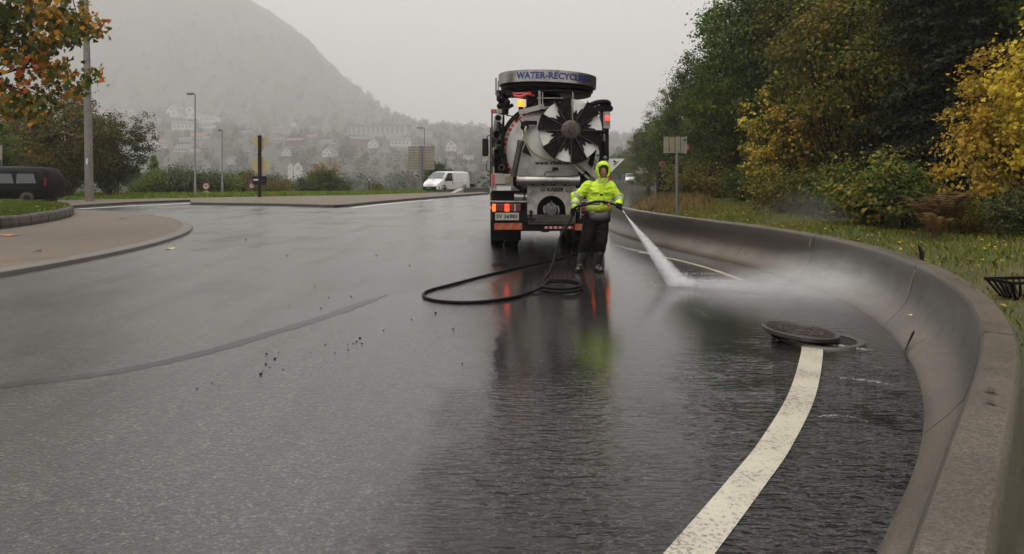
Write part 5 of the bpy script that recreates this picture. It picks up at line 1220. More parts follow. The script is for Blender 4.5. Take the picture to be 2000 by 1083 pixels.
# pressure lance in his hands
lance = tag(empty('spray_lance', (1.47, 12.6, 0)), 'black pressure washer lance with red trigger guard held by the worker', 'spray lance')
tip = Vector((1.868-1.47, -.42, .985))
ln_a, ln_b = Vector((.16, -.26, 1.165)), Vector((.355, -.37, 1.05))
MB().tube(catmull([ln_a, GR_, ln_b], 6), .020, 10).build('grip', M['black_rubber'], lance, smooth=60)
MB().cyl(ln_b, tip, .012, n=10).build('barrel', M['steel'], lance, smooth=60)
MB().cyl(tip-(tip-ln_b)*.12, tip, .020, .016, n=10).build('nozzle', M['galvanised'], lance, smooth=60)
MB().ball(ln_a+Vector((-.02, -.03, -.03)), (.026, .022, .034), 10, 8).build('trigger_guard', M['red_paint'], lance, smooth=180)
# hose: from the lance over the other hand, down, one coil, a wide loop and back to the truck
OW = Vector((1.47, 12.6, 0)); HR = .021
def gp(u, v, lift=0.0): g = G(u, v); return Vector((g.x, g.y, HR+.004+lift))
hp = [OW+ln_a, OW+Vector((.05, -.29, 1.19)), OW+Vector((-.10, -.31, 1.19)), OW+Vector((-.26, -.28, 1.135)), OW+GL+Vector((.05, -.01, .08)), OW+GL, OW+GL+Vector((-.03, -.02, -.10)),
      P(1095, 462, 12.1), P(1083, 505, 11.85), P(1072, 538, 11.5)+Vector((0, 0, .02)), gp(1063, 552, .02)]
c0 = G(1097, 566); rx, ry = .285, .46
hp += [Vector((c0.x+rx*math.cos(R(a)), c0.y+ry*math.sin(R(a))*(1-.12*(a > 360)), HR+.004+.055*min(1, (a-190)/500))) for a in range(200, 880, 34)]
hp += [gp(1058, 569, .03), gp(1035, 575), gp(1005, 584), gp(965, 591), gp(915, 595), gp(868, 593.5), gp(836, 588), gp(827, 580), gp(838, 571.5), gp(880, 560), gp(940, 544), gp(1000, 528.5), gp(1050, 517), gp(1095, 507.5), gp(1122, 498), Vector((1.55, 15.45, .03)), Vector((1.62, 15.60, .16)), Vector((1.60, 15.72, .50))]
hose = tag(MB().tube(catmull(hp, 7), HR, 10).build('water_hose', M['black_rubber'], None, smooth=180), 'black rubber hose looping over the wet road from the truck to the worker', 'hose')

# ---------------------------------------------------------------- the water jet and the mist it throws up
def vol_mat(name, dens, scale, kind, col=(.995, .995, .995), nlo=.35, nhi=.7):
    m = bpy.data.materials.new(name); m.use_nodes = True; t = NT(m); t.n.clear()
    out = t.new('ShaderNodeOutputMaterial'); vp = t.new('ShaderNodeVolumePrincipled'); vp.inputs['Color'].default_value = (*col, 1); vp.inputs['Anisotropy'].default_value = 0.0
    tc = t.new('ShaderNodeTexCoord'); nz = t.noise(scale, 3, .6, tc.outputs['Object']); nf = t.ramp(nz.outputs[0], [(nlo, 0.0), (nhi, 1.0)]).outputs[0]
    if kind == 'ball':
        ln = t.new('ShaderNodeVectorMath', operation='LENGTH'); t.link(tc.outputs['Object'], ln.inputs[0]); fall = t.math('SUBTRACT', 1.0, ln.outputs['Value'], None, True); fall = t.math('POWER', fall, 1.3)
        d = t.math('MULTIPLY', t.math('MULTIPLY', fall, t.math('MULTIPLY_ADD', nf, .8, .25)), dens)
    else:                                    # cone along z from 0 to 1, radius grows with z (object space)
        sx = t.new('ShaderNodeSeparateXYZ'); t.link(tc.outputs['Object'], sx.inputs[0]); rr2 = t.math('SQRT', t.math('ADD', t.math('POWER', sx.outputs[0], 2.0), t.math('POWER', sx.outputs[1], 2.0)))
        q = t.math('DIVIDE', rr2, t.math('MULTIPLY_ADD', sx.outputs[2], .094, .006)); fall = t.math('SUBTRACT', 1.0, q, None, True)
        thin = t.math('DIVIDE', dens, t.math('MULTIPLY_ADD', sx.outputs[2], 1.5, .25)); d = t.math('MULTIPLY', t.math('MULTIPLY', fall, thin), t.math('MULTIPLY_ADD', nf, .85, .28))
    t.link(d, vp.inputs['Density']); t.link(vp.outputs[0], out.inputs['Volume']); return m
T0 = OW+tip; T1 = Vector((2.46, 10.80, .0)); ax = T1-T0; L_ = ax.length
jet = MB().lathe([(.0, 0), (.010, 0), (.072, L_), (0, L_)], 24)
jet = MB().lathe([(0, 0), (.008, 0), (.008+.094*L_, L_), (0, L_)], 24).build('water_jet', vol_mat('jet_volume', 60.0, 16, 'cone', nlo=.44, nhi=.60), None)
jet.location = T0; jet.rotation_euler = ax.to_track_quat('Z', 'Y').to_euler()
tag(jet, 'white water jet shooting from the lance down to the road', 'water jet')
# droplets shed along the jet and where it strikes
rg = np.random.default_rng(12); mb = MB(); q = ax.normalized(); e1 = q.orthogonal().normalized(); e2 = q.cross(e1)
for i in range(1300):
    t_ = rg.random()**.7*L_; r_ = (.01+.075*t_)*abs(rg.normal(0, .42)); a = rg.uniform(0, 6.283); p = T0+q*t_+(e1*math.cos(a)+e2*math.sin(a))*r_; l_ = rg.uniform(.015, .05); w = rg.uniform(.001, .0024)
    mb.add([p-q*l_, p+e1*w, p+e2*w, p-e1*w-e2*w, p+q*l_*.6], [(0, 1, 2), (0, 2, 3), (0, 3, 1), (4, 2, 1), (4, 3, 2), (4, 1, 3)])
sd_ = Vector((1.9, -1.0, 0)).normalized()
for i in range(1100):
    s_ = rg.random()**1.3*2.4; p = T1+sd_*s_+Vector((-sd_.y, sd_.x, 0))*rg.normal(0, .05+.16*s_)+Vector((0, 0, .01+abs(rg.normal(0, .05+.06*s_)))); w = rg.uniform(.002, .005)
    mb.add([p+Vector((0, 0, w)), p+Vector((w, 0, 0)), p+Vector((-w, w, 0)), p+Vector((-w, -w, 0)), p-Vector((0, 0, w))], [(0, 1, 2), (0, 2, 3), (0, 3, 1), (4, 2, 1), (4, 3, 2), (4, 1, 3)])
for i in range(900):            # ragged splash where the jet strikes
    an_ = rg.uniform(0, 6.283); s_ = abs(rg.normal(0, .16)); p = T1+Vector((math.cos(an_)*s_*1.5+.08, math.sin(an_)*s_, .01+abs(rg.normal(0, .10))*math.exp(-s_*2))); w = rg.uniform(.0015, .0045)
    mb.add([p+Vector((0, 0, w*1.6)), p+Vector((w, 0, 0)), p+Vector((-w, w, 0)), p+Vector((-w, -w, 0)), p-Vector((0, 0, w))], [(0, 1, 2), (0, 2, 3), (0, 3, 1), (4, 2, 1), (4, 3, 2), (4, 1, 3)])
plain('droplet', (.85, .86, .87), .15, 0, .05)
tag(mb.build('water_droplets', M['droplet']), kind='stuff')
def puff(loc, rad, rz, dens, scale=2.2):
    o = MB().ball((0, 0, 0), 1.0, 24, 14).build('spray_mist', vol_mat('mist_volume', dens, scale, 'ball'), None); o.location = loc; o.scale = rad; o.rotation_euler = (0, R(-2), rz); tag(o, kind='stuff'); return o
ang = math.atan2(sd_.y, sd_.x)
puff((2.95, 10.55, .07), (.90, .36, .13), ang, 4.2, 5.0); puff((3.55, 10.10, .14), (1.35, .85, .26), ang, 1.7, 5.0); puff((4.05, 9.50, .28), (1.2, 1.35, .46), ang, .85, 4.5); puff((2.50, 10.78, .07), (.22, .18, .12), ang, 13.0, 5.0); puff((3.1, 9.6, .08), (1.5, 1.0, .16), ang, .8, 4.5); puff((4.2, 8.4, .25), (.8, 1.3, .4), .2, .45, 4.0)
puff((9.0, 20.5, .7), (2.6, 1.8, .8), 0, .16, 1.6)
# cables, ladder and small fittings on the truck's back
for k, (pts, r_) in enumerate([([(-.95, .05, 2.9), (-.75, -.02, 2.85), (-.62, -.08, 2.72), (-.58, -.10, 2.5)], .012), ([(.70, -.02, 1.66), (.62, -.08, 1.62), (.60, -.08, 1.50), (.66, .0, 1.36)], .016), ([(-.72, -.02, 1.40), (-.62, -.06, 1.34), (-.56, -.03, 1.22), (-.60, .0, 1.12)], .014), ([(.95, .0, 2.95), (.88, -.10, 2.6), (.92, -.12, 2.2), (.85, -.05, 1.8)], .018), ([(-.30, .05, 3.02), (-.05, -.03, 2.98), (.12, -.05, 3.02), (.25, -.06, 3.15)], .014), ([(-1.0, .1, 3.05), (-1.02, .02, 2.80), (-1.05, .0, 2.5), (-1.02, .0, 2.1)], .015)]):
    MB().tube(catmull([Vector(p) for p in pts], 6), r_, 7).build('cable', M['black_rubber'], TK, smooth=60)
for x_ in (.62, .80): MB().cyl((x_, -.02, .72), (x_, -.02, 1.32), .016, n=8).build('ladder_rail', M['galvanised'], TK)
for z_ in (.80, .96, 1.12, 1.28): MB().cyl((.62, -.02, z_), (.80, -.02, z_), .012, n=8).build('ladder_rung', M['galvanised'], TK)
MB().bx(-.98, -.86, .082, .099, 1.46, 1.60).build('warning_label', M['olive_reflector'], TK)
for x_ in (-.40, -.18, .05, .28): MB().cyl((x_, -.07, 1.42), (x_, -.07, 1.435), .03, n=10).box((x_, -.07, 1.46), (.05, .12, .09)).build('pipe_clamp', M['dark_metal'], TK)
MB().bx(-.49, .50, -.03, .0, .60, .632).build('drip_edge', M['hub_steel'], TK)
# ================================================================= vans
def van_meshes(rounded=False):
    """panel van 4.8 m long, front towards +y; returns dict of part meshes"""
    st = [(-2.40, .40, 1.72, .86), (-2.36, .32, 1.90, .92), (-2.25, .30, 1.945, .945), (-1.0, .30, 1.965, .95), (.3, .30, 1.965, .95), (.75, .30, 1.95, .95), (.95, .30, 1.90, .95), (1.30, .30, 1.60, .95), (1.66, .30, 1.29, .94), (1.80, .30, 1.20, .93), (2.05, .30, 1.08, .90), (2.25, .31, .93, .85), (2.36, .33, .76, .78), (2.41, .36, .60, .72)]
    if rounded: st = [(-2.44, .50, 1.15, .74), (-2.41, .42, 1.45, .82), (-2.33, .36, 1.70, .88), (-2.18, .32, 1.86, .92), (-1.9, .30, 1.93, .94)]+st[3:]
    sh = .16 if rounded else 0
    vs, fs = [], []; n = 0
    for y, zb, zt, w in st:
        def hw(z): return w if z <= 1.05 else w-(z-1.05)*.155
        zs = [zb, zb+.06, min(.75, zt*.8), min(1.05, zt-.10-sh), zt-.10-sh, zt-.035-sh*.45]
        half = [(w-.05, zs[0]), (w, zs[1]), (hw(zs[2])+.005, zs[2]), (hw(zs[3]), zs[3]), (hw(zs[4])-.01, zs[4]), (hw(zs[5])-.06-sh*.25, zs[5]), (hw(zt)-.16-sh*.8, zt-.006-sh*.08), (.35, zt+.012)]
        ring = [(x, y, z) for x, z in half]+[(-x, y, z) for x, z in half[::-1]]; n = len(ring); vs += ring
    for i in range(len(st)-1):
        for k in range(n): fs.append((i*n+k, i*n+(k+1) % n, (i+1)*n+(k+1) % n, (i+1)*n+k))
    fs += [tuple(range(n)), tuple((len(st)-1)*n+k for k in range(n-1, -1, -1))]
    o = {}
    o['body'] = MB().add(vs, fs)
    o['windscreen'] = MB().add([(-.74, .985, 1.885), (.74, .985, 1.885), (.87, 1.665, 1.302), (-.87, 1.665, 1.302), (0, .985, 1.905), (0, 1.68, 1.325)], [(0, 4, 5, 3), (4, 1, 2, 5)])
    for s, nm in ((-1, 'a'), (1, 'b')):
        o['side_window'+nm] = MB().add([(s*.957, .22, 1.08), (s*.955, 1.38, 1.10), (s*.925, 1.08, 1.45), (s*.865, .82, 1.80), (s*.855, .22, 1.82), (s*.925, .22, 1.35)], [(0, 1, 2, 5), (5, 2, 3, 4)])
        o['arch_f'+nm] = MB().lathe([(0, 0), (.40, 0)], 24, Matrix.Translation((s*.957, 1.45, .36)) @ Matrix.Rotation(R(90), 4, 'Y'))
        o['arch_r'+nm] = MB().lathe([(0, 0), (.39, 0)], 24, Matrix.Translation((s*.957, -1.55, .36)) @ Matrix.Rotation(R(90), 4, 'Y'))
        o['mirror'+nm] = MB().box((s*1.06, 1.25, 1.22), (.18, .14, .26)).cyl((s*.93, 1.25, 1.15), (s*1.0, 1.25, 1.18), .03, n=8)
        o['headlight'+nm] = MB().add([(s*.865, 2.10, .985), (s*.55, 2.235, .955), (s*.56, 2.315, .845), (s*.80, 2.27, .80), (s*.885, 2.13, .86)], [(0, 1, 2, 3, 4)])
        o['door_seam'+nm] = MB().bx(s*.957, s*.949, .150, .162, .42, 1.86).bx(s*.957, s*.949, -2.10, -2.09, .42, 1.86).bx(s*.957, s*.949, -2.05, .12, .92, .932)
        o['door_handle'+nm] = MB().bx(s*.975, s*.95, .22, .30, .84, 1.0)
    o['bumper'] = MB().add([(-.90, 2.06, .30), (-.92, 2.06, .62), (-.76, 2.40, .62), (-.74, 2.40, .28), (.74, 2.40, .28), (.76, 2.40, .62), (.92, 2.06, .62), (.90, 2.06, .30), (-.5, 2.50, .60), (.5, 2.50, .60), (.5, 2.49, .28), (-.5, 2.49, .28)], [(0, 1, 2, 3), (4, 5, 6, 7), (3, 2, 8, 11), (11, 8, 9, 10), (10, 9, 5, 4), (1, 6, 5, 9, 8, 2), (0, 3, 11, 10, 4, 7)])
    o['grille'] = MB().add([(-.46, 2.345, .80), (.46, 2.345, .80), (.36, 2.385, .70), (-.36, 2.385, .70), (0, 2.39, .68)], [(0, 1, 2, 4, 3)])
    o['hood_vent'] = MB().box((0, 1.86, 1.195), (.36, .05, .02), (R(-32), 0, 0))
    o['wiper'] = MB().tube([(.05, 1.66, 1.325), (-.28, 1.42, 1.535), (-.30, 1.40, 1.55)], .012, 5)
    o['plate'] = MB().bx(-.27, .27, 2.50, 2.512, .40, .52)
    o['rear_window'] = MB().bx(-.62, .62, -2.405, -2.41, 1.15, 1.65)
    return {k: v.mesh(k) for k, v in o.items()}
VM = van_meshes()
VR = van_meshes(True)['body']; VR.polygons.foreach_set('use_smooth', [True]*len(VR.polygons)); VR.set_sharp_from_angle(angle=R(50))
for k in ('body',): VM[k].polygons.foreach_set('use_smooth', [True]*len(VM[k].polygons)); VM[k].set_sharp_from_angle(angle=R(32))
MIRNAME = {'side_window': 'side_window', 'arch_f': 'wheel_arch', 'arch_r': 'wheel_arch', 'mirror': 'mirror', 'headlight': 'headlight', 'door_seam': 'door_seam', 'door_handle': 'door_handle'}
def van(name, loc, rz, paint, label, lit=False, glass='glass_screen', scale=1.0, group=None):
    r = tag(empty(name, loc, rz, scale), label, 'van', group)
    ms = {'body': paint, 'windscreen': glass, 'bumper': 'bumper_grey', 'grille': 'sign_black', 'hood_vent': 'sign_black', 'wiper': 'sign_black', 'plate': 'plate_green', 'rear_window': 'glass_dark'}
    for k, me in VM.items():
        b = k[:-1] if k[-1] in 'ab' and k[:-1] in MIRNAME else k; nm = MIRNAME.get(b, b if b != 'plate' else 'number_plate')
        mt = ms.get(k) or {'side_window': 'glass_dark', 'arch_f': 'sign_black', 'arch_r': 'sign_black', 'mirror': 'sign_black', 'headlight': 'headlamp_lit' if lit else 'lens_clear', 'door_seam': 'bumper_grey', 'door_handle': 'sign_black'}[b]
        if k == 'body' and paint == 'van_black': me = VR
        if k == 'rear_window' and paint == 'van_black': continue
        o = bpy.data.objects.new(nm, me); link(o, r)
        if not me.materials: me.materials.append(M[mt])
        o.material_slots[0].link = 'OBJECT'; o.material_slots[0].material = M[mt]
    for s in (-1, 1):
        for y in (1.45, -1.55):
            w = wheel(r, s*.905, y, .335, .67, out=s); w.children[1].material_slots[0].link = 'OBJECT'; w.children[1].material_slots[0].material = M['hub_silver' if paint != 'van_black' else 'hub_steel']
    return r
van('panel_van', (-6.1, 68.6, gz1(-6.1, 68.6)+.03), R(146), 'van_white', 'white panel van with green number plate waiting behind the traffic pavement', True)
van('panel_van', (-27.65, 40.6, .004), R(91), 'van_black', 'black van driving off round the green island', False, 'glass_dark', 1.07)
bv = [o for o in bpy.data.objects if o.get('label') == 'black van driving off round the green island'][0]
plain('glass_black', (.012, .013, .014), .08, 0, .1, coat=1)
for y0_, y1_ in ((-2.0, -1.0), (-.9, .05)): MB().add([(-.958, y0_, 1.12), (-.958, y1_, 1.12), (-.895, y1_, 1.60), (-.895, y0_+.18, 1.60)], [(0, 1, 2, 3)]).build('side_glass', M['glass_black'], bv)
MB().bx(-.963, -.955, -2.15, 1.2, .86, .885).build('body_moulding', M['bumper_grey'], bv); MB().add([(-.80, -2.425, 1.0), (-.905, -2.33, 1.0), (-.885, -2.34, 1.42), (-.80, -2.41, 1.42)], [(0, 1, 2, 3)]).build('tail_light', M['tail_light_off'], bv)
van('panel_van', (23.9, 150, .02), R(172), 'van_white', 'tiny white van coming down the far road beyond the low wall', True)
sheet('side_road', [(-13.5, 66), (-10, 62.5), (-4.5, 70.8), (4, 88), (0, 92), (-9, 78)], .03, M['wet_asphalt'])

# ================================================================= lamp posts, poles, signs
def lamp_post(u, d, vtop, label, side=-1, arm=.45, r0=.075, wood=False):
    x, y = at(u, d); z0 = gz1(x, y)-.05; zt = H-(vtop-VH)/F*d-z0
    r = tag(empty('lamp_post', (x, y, z0)), label, 'lamp post', 'lamp posts')
    MB().tube([(0, 0, 0), (0, 0, 1.1), (0, 0, 1.15), (0, 0, zt-.1)], [r0*1.25, r0*1.2, r0*.9, r0*.55], 12).build('pole', M['galvanised'], r, smooth=40)
    MB().tube([(0, 0, zt-.12), (0, 0, zt-.02), (side*arm*.5, 0, zt)], .035, 8).build('arm', M['galvanised'], r, smooth=60)
    hd_ = MB(); loft(hd_, [((side*arm*.75, 0, zt-.075), arm*.55, .10), ((side*arm*.75, 0, zt-.03), arm*.62, .13), ((side*arm*.72, 0, zt+.05), arm*.55, .11), ((side*arm*.70, 0, zt+.085), arm*.35, .06)]); hd_.build('lamp_head', M['galvanised'], r, smooth=60)
    MB().ball((side*arm*.75, 0, zt-.075), (arm*.45, .08, .03)).build('lens', M['lens_clear'], r, smooth=180)
    return r
lamp_post(381, 52, 183, 'tallest slim grey street lamp, between the hedge and the round signs'); lamp_post(434, 62, 254, 'shorter slim street lamp just right of the tallest one', arm=.28); lamp_post(829, 95, 250, 'distant street lamp rising behind the slatted sign', arm=.75, r0=.09)
mx, my = at(1395, 66); z0 = gz1(mx, my)
r = tag(empty('lamp_mast', (mx, my, z0)), 'tall thin mast rising out of the wood against the sky', 'lamp post'); MB().tube([(0, 0, 0), (0, 0, 9), (0, 0, 18.4)], [.16, .13, .09], 12).build('pole', M['galvanised'], r, smooth=60); MB().box((-.5, 0, 18.45), (1.0, .35, .14)).build('lamp_head', M['galvanised'], r, bevel=.04)
r = tag(empty('utility_pole', (-24.75, 43.3, gz1(-24.75, 43.3)+.1)), 'weathered grey wooden pole beside the russet thorn tree', 'pole')
MB().tube([(0, 0, -.1), (-.06, 0, 4), (-.14, 0, 8), (-.26, 0, 13)], [.235, .215, .185, .15], 16).build('pole', M['wood_pole'], r, smooth=60)
for z in (4.6, 1.9, 2.9): MB().lathe([(.222, -.03), (.23, -.03), (.23, .03), (.222, .03)], 16, Matrix.Translation((-.07 if z > 4 else -.03, 0, z))).build('strap', M['galvanised'], r)
MB().box((-.02, -.23, 2.35), (.09, .02, .34)).build('number_tag', M['sign_white'], r); MB().box((-.3, 0, 12.8), (1.6, .12, .12)).build('crossarm', M['wood_pole'], r)
def post(r, h, rad=.035, mat='galvanised'): return MB().cyl((0, 0, -.1), (0, 0, h), rad, n=12).build('post', M[mat], r, smooth=40)
def disc(rad, th=.03): return MB().lathe([(0, -th/2), (rad, -th/2), (rad, th/2), (0, th/2)], 36, Matrix.Rotation(R(90), 4, 'X'))
def sroot(name, u, d, label, cat='sign', rz=0.0, dz=0.0): x, y = at(u, d); return tag(empty(name, (x, y, gz1(x, y)+dz), rz), label, cat)
# dark post with the backs of a give-way triangle and a round sign
r = sroot('sign_post', 507, 51.2, 'dark signpost with pale triangle and disc sign backs on the pavement', 'signpost', dz=.13)
zt = lambda v, d: H-(v-VH)/F*d
z0 = r.location.z
MB().cyl((0, 0, -.1), (0, 0, zt(265, 51.2)-z0), .115, n=10).build('post', M['sign_black'], r, smooth=40)
for v in (267, 303, 345): MB().lathe([(.115, -.04), (.15, -.04), (.15, .04), (.115, .04)], 12, Matrix.Translation((0, 0, zt(v, 51.2)-z0))).build('clamp', M['sign_black'], r)
c = zt(281, 51.2)-z0; MB().prism([(-.62, .45), (.62, .45), (.66, .38), (.06, -.66), (-.06, -.66), (-.66, .38)], 0, .02, Matrix.Translation((0, .17, c)) @ Matrix.Rotation(R(90), 4, 'X')).build('triangle_sign', M['sign_yellow_back'], r)
c = zt(323, 51.2)-z0; disc(.60).build('round_sign', M['sign_yellow_back'], r, smooth=30).location = (0, .17, c)
c = zt(353, 51.2)-z0; bxx = MB().box((0, .0, c), (.95, .14, .60)).build('signal_box', M['sign_black'], r, bevel=.03); MB().box((-.2, -.08, c+.05), (.38, .02, .10)).build('panel', M['sign_white'], bxx); MB().box((.26, -.08, c+.05), (.26, .02, .08)).build('panel', M['bumper_grey'], bxx)
def round_sign(u, d, vc, rad, label, pair=False):
    r = sroot('round_sign', u, d, label); z0 = r.location.z; c = zt(vc, d)-z0; post(r, c+.15)
    f = disc(rad).build('face', M['sign_white'], r, smooth=30); f.location = (0, -.05, c)
    MB().lathe([(rad*.78, -.005), (rad, -.005), (rad, .022), (rad*.78, .022)], 36, Matrix.Rotation(R(90), 4, 'X')).build('ring', M['sign_red'], r).location = (0, -.06, c)
    tm = text_mesh('limit', '50' if pair else '40', rad*.95, .008, .001); place('figures', tm, M['black_letters'], r, loc=(0, -.072, c), rot=(R(90), 0, 0))
    if pair:
        p = disc(rad*1.02).build('lower_disc', M['sign_yellow_back'], r, smooth=30); p.location = (0, -.05, c-rad*2.35); MB().bx(-.03, .03, -.085, -.07, c-rad*3.1, c-rad*1.6).build('bar', M['sign_black'], r)
round_sign(403, 58, 364, .26, 'small round red-ringed sign above a pale disc, between the two street lamps', True); round_sign(492, 66, 363, .22, 'little round red-ringed sign just left of the dark signpost')
r = sroot('back_of_sign', 250, 57, 'small grey rectangular sign back at the foot of the dark bushy tree'); c = zt(354, 57)-r.location.z; post(r, c+.2); MB().box((0, -.05, c), (.74, .02, .50)).build('board', M['galvanised'], r, bevel=.006)
r = sroot('marker_board', 3, 46, 'thin pale sign at the picture edge above the black van'); post(r, 3.3); MB().box((0, -.05, zt(298, 46)-r.location.z), (.16, .02, .9)).build('board', M['sign_back'], r)
# big slatted direction sign seen from behind
r = sroot('direction_sign', 822, 72, 'big direction sign seen from behind, horizontal slats on a stout post'); z0 = r.location.z; t_, b_ = zt(286, 72)-z0, zt(332, 72)-z0
MB().cyl((0, 0, -.1), (0, 0, t_+.05), .17, n=14).build('post', M['galvanised'], r, smooth=40); nsl = 9
for k in range(nsl): h_ = (t_-b_)/nsl; MB().bx(-1.26, 1.30, .18, .22, b_+k*h_+.02, b_+(k+1)*h_-.02).build('slat', M['sign_back'], r)
for x in (-.75, .75): MB().bx(x-.03, x+.03, .222, .26, b_, t_).build('brace', M['galvanised'], r)
MB().bx(-.2, .2, .16, .178, b_+.4, b_+.5).build('bracket', M['galvanised'], r)
r = sroot('direction_sign', 1254, 112, 'hazy direction sign far down the road, in three rows'); z0 = r.location.z; t_, b_ = zt(319, 112)-z0, zt(340, 112)-z0
post(r, t_, .07)
for k in range(3): h_ = (t_-b_)/3; MB().bx(-.98, .98, -.12, -.07, b_+k*h_+.04, b_+(k+1)*h_-.04).build('row_panel', M['sign_back'], r)
# plank-backed sign behind the barrier
r = sroot('back_of_sign', 1322, 25, 'plank-backed square sign on a grey post, standing in the grass behind the barrier'); z0 = r.location.z; t_, b_ = zt(267.5, 25)-z0, zt(300.5, 25)-z0
MB().cyl((0, 0, -.1), (0, 0, b_+.1), .050, n=14).build('post', M['galvanised'], r, smooth=40)
for k in range(4): MB().bx(-.455+k*.197, -.455+k*.197+.178, -.030, -.005+.003*(k % 2), b_+.012*(k % 3), t_-.010*(k % 2)).build('plank', M['sign_back'], r, bevel=.004)
MB().bx(-.47, .345, -.002, .012, b_-.006, t_+.006).build('face', M['sign_black'], r)
MB().bx(.285, .325, -.050, -.031, b_-.01, t_+.01).build('edge_batten', M['pale_concrete'], r); MB().bx(.22, .30, -.075, -.05, t_-.13, t_-.09).build('clamp', M['dark_metal'], r); MB().bx(-.44, .31, -.046, -.031, b_+.02, b_+.045).build('rail', M['sign_back'], r)
MB().bx(.33, .40, .0, .03, t_-.45, t_-.27).build('reflector', M['orange_red_reflector'], r)
r = sroot('no_stopping_sign', 1293, 61, 'round no-stopping sign above the dark cabinet'); c = zt(321, 61)-r.location.z; post(r, c+.2); disc(.26).build('face', M['sign_back'], r, smooth=30).location = (0, -.05, c)
MB().lathe([(.20, -.005), (.26, -.005), (.26, .022), (.20, .022)], 36, Matrix.Rotation(R(90), 4, 'X')).build('ring', M['sign_red'], r).location = (0, -.06, c)
MB().box((0, -.075, c), (.40, .01, .05), (0, R(45), 0)).build('bar', M['sign_black'], r); MB().box((0, -.080, c), (.40, .01, .05), (0, R(-45), 0)).build('bar', M['sign_black'], r)
x, y = at(1315, 60); r = tag(empty('utility_cabinet', (x, y, gz1(x, y))), 'low black roadside cabinet in the grass at the foot of the wood', 'cabinet'); zz = zt(338, 60)-r.location.z
plain('cabinet_black', (.010, .012, .013), .5, 0, .25, 3); MB().bx(-1.3, 1.3, -.4, .5, -.1, zz).build('case', M['cabinet_black'], r, bevel=.03); MB().bx(-1.34, 1.34, -.44, .54, zz+.003, zz+.06).build('lid', M['cabinet_black'], r, bevel=.02)
for x_ in (-.43, .43): MB().bx(x_-.01, x_+.01, -.412, -.402, .05, zz-.1).build('panel_joint', M['dark_metal'], r)
r = sroot('bollard', 721, 76, 'thin short black bollard in the grass left of the white van', 'bollard'); MB().tube([(0, 0, -.1), (0, 0, 1.25), (.02, 0, 1.35)], [.07, .06, .05], 10).build('post', M['sign_black'], r, smooth=40); MB().ball((0, -.01, 1.44), (.10, .06, .06), 10, 6).build('cap', M['sign_white'], r)
r = sroot('utility_box', 921, 74, 'small grey box on the grass beside the low concrete kerb wall', 'box'); MB().bx(-.26, .26, -.2, .2, 0, .80).build('case', M['dark_metal'], r, bevel=.02); MB().bx(-.28, .28, -.22, .22, .803, .85).build('lid', M['galvanised'], r, bevel=.01)
kw = tag(empty('kerb_wall'), 'low concrete kerb wall with a sloping end beside the white van', 'barrier'); pth = [G(897, 379.5).to_2d(), G(915, 378.5).to_2d(), G(955, 376.2).to_2d(), Vector((2.2, 80))]
MB().add([(pth[0].x-.9, pth[0].y-1.6, .01), (pth[0].x-.5, pth[0].y-1.8, .01), (pth[0].x, pth[0].y, .01), (pth[0].x+.5, pth[0].y, .01), (pth[0].x, pth[0].y, .52), (pth[0].x+.5, pth[0].y, .52)], [(0, 1, 3, 2), (0, 4, 5, 1), (1, 5, 3), (0, 2, 4), (2, 3, 5, 4)]).build('sloping_end', M['pale_concrete'], kw)
sweep(MB(), pth, [(0, 0), (.0, .52), (.5, .52), (.5, 0)]).build('wall', M['barrier_concrete'], kw)
fw = tag(empty('median_wall'), 'low dark concrete wall along the far road in front of the tiny van', 'barrier'); wp = [Vector(p) for p in [(9, 84), (13.2, 95), (16.2, 103), (20.2, 112), (24.5, 120)]]
for a, b_ in zip(wp[:-1], wp[1:]): sweep(MB(), [a, a+(b_-a)*.995], [(0, 0), (.1, .62), (.4, .62), (.5, 0)]).build('wall_segment', M['mossy_stone'], fw)

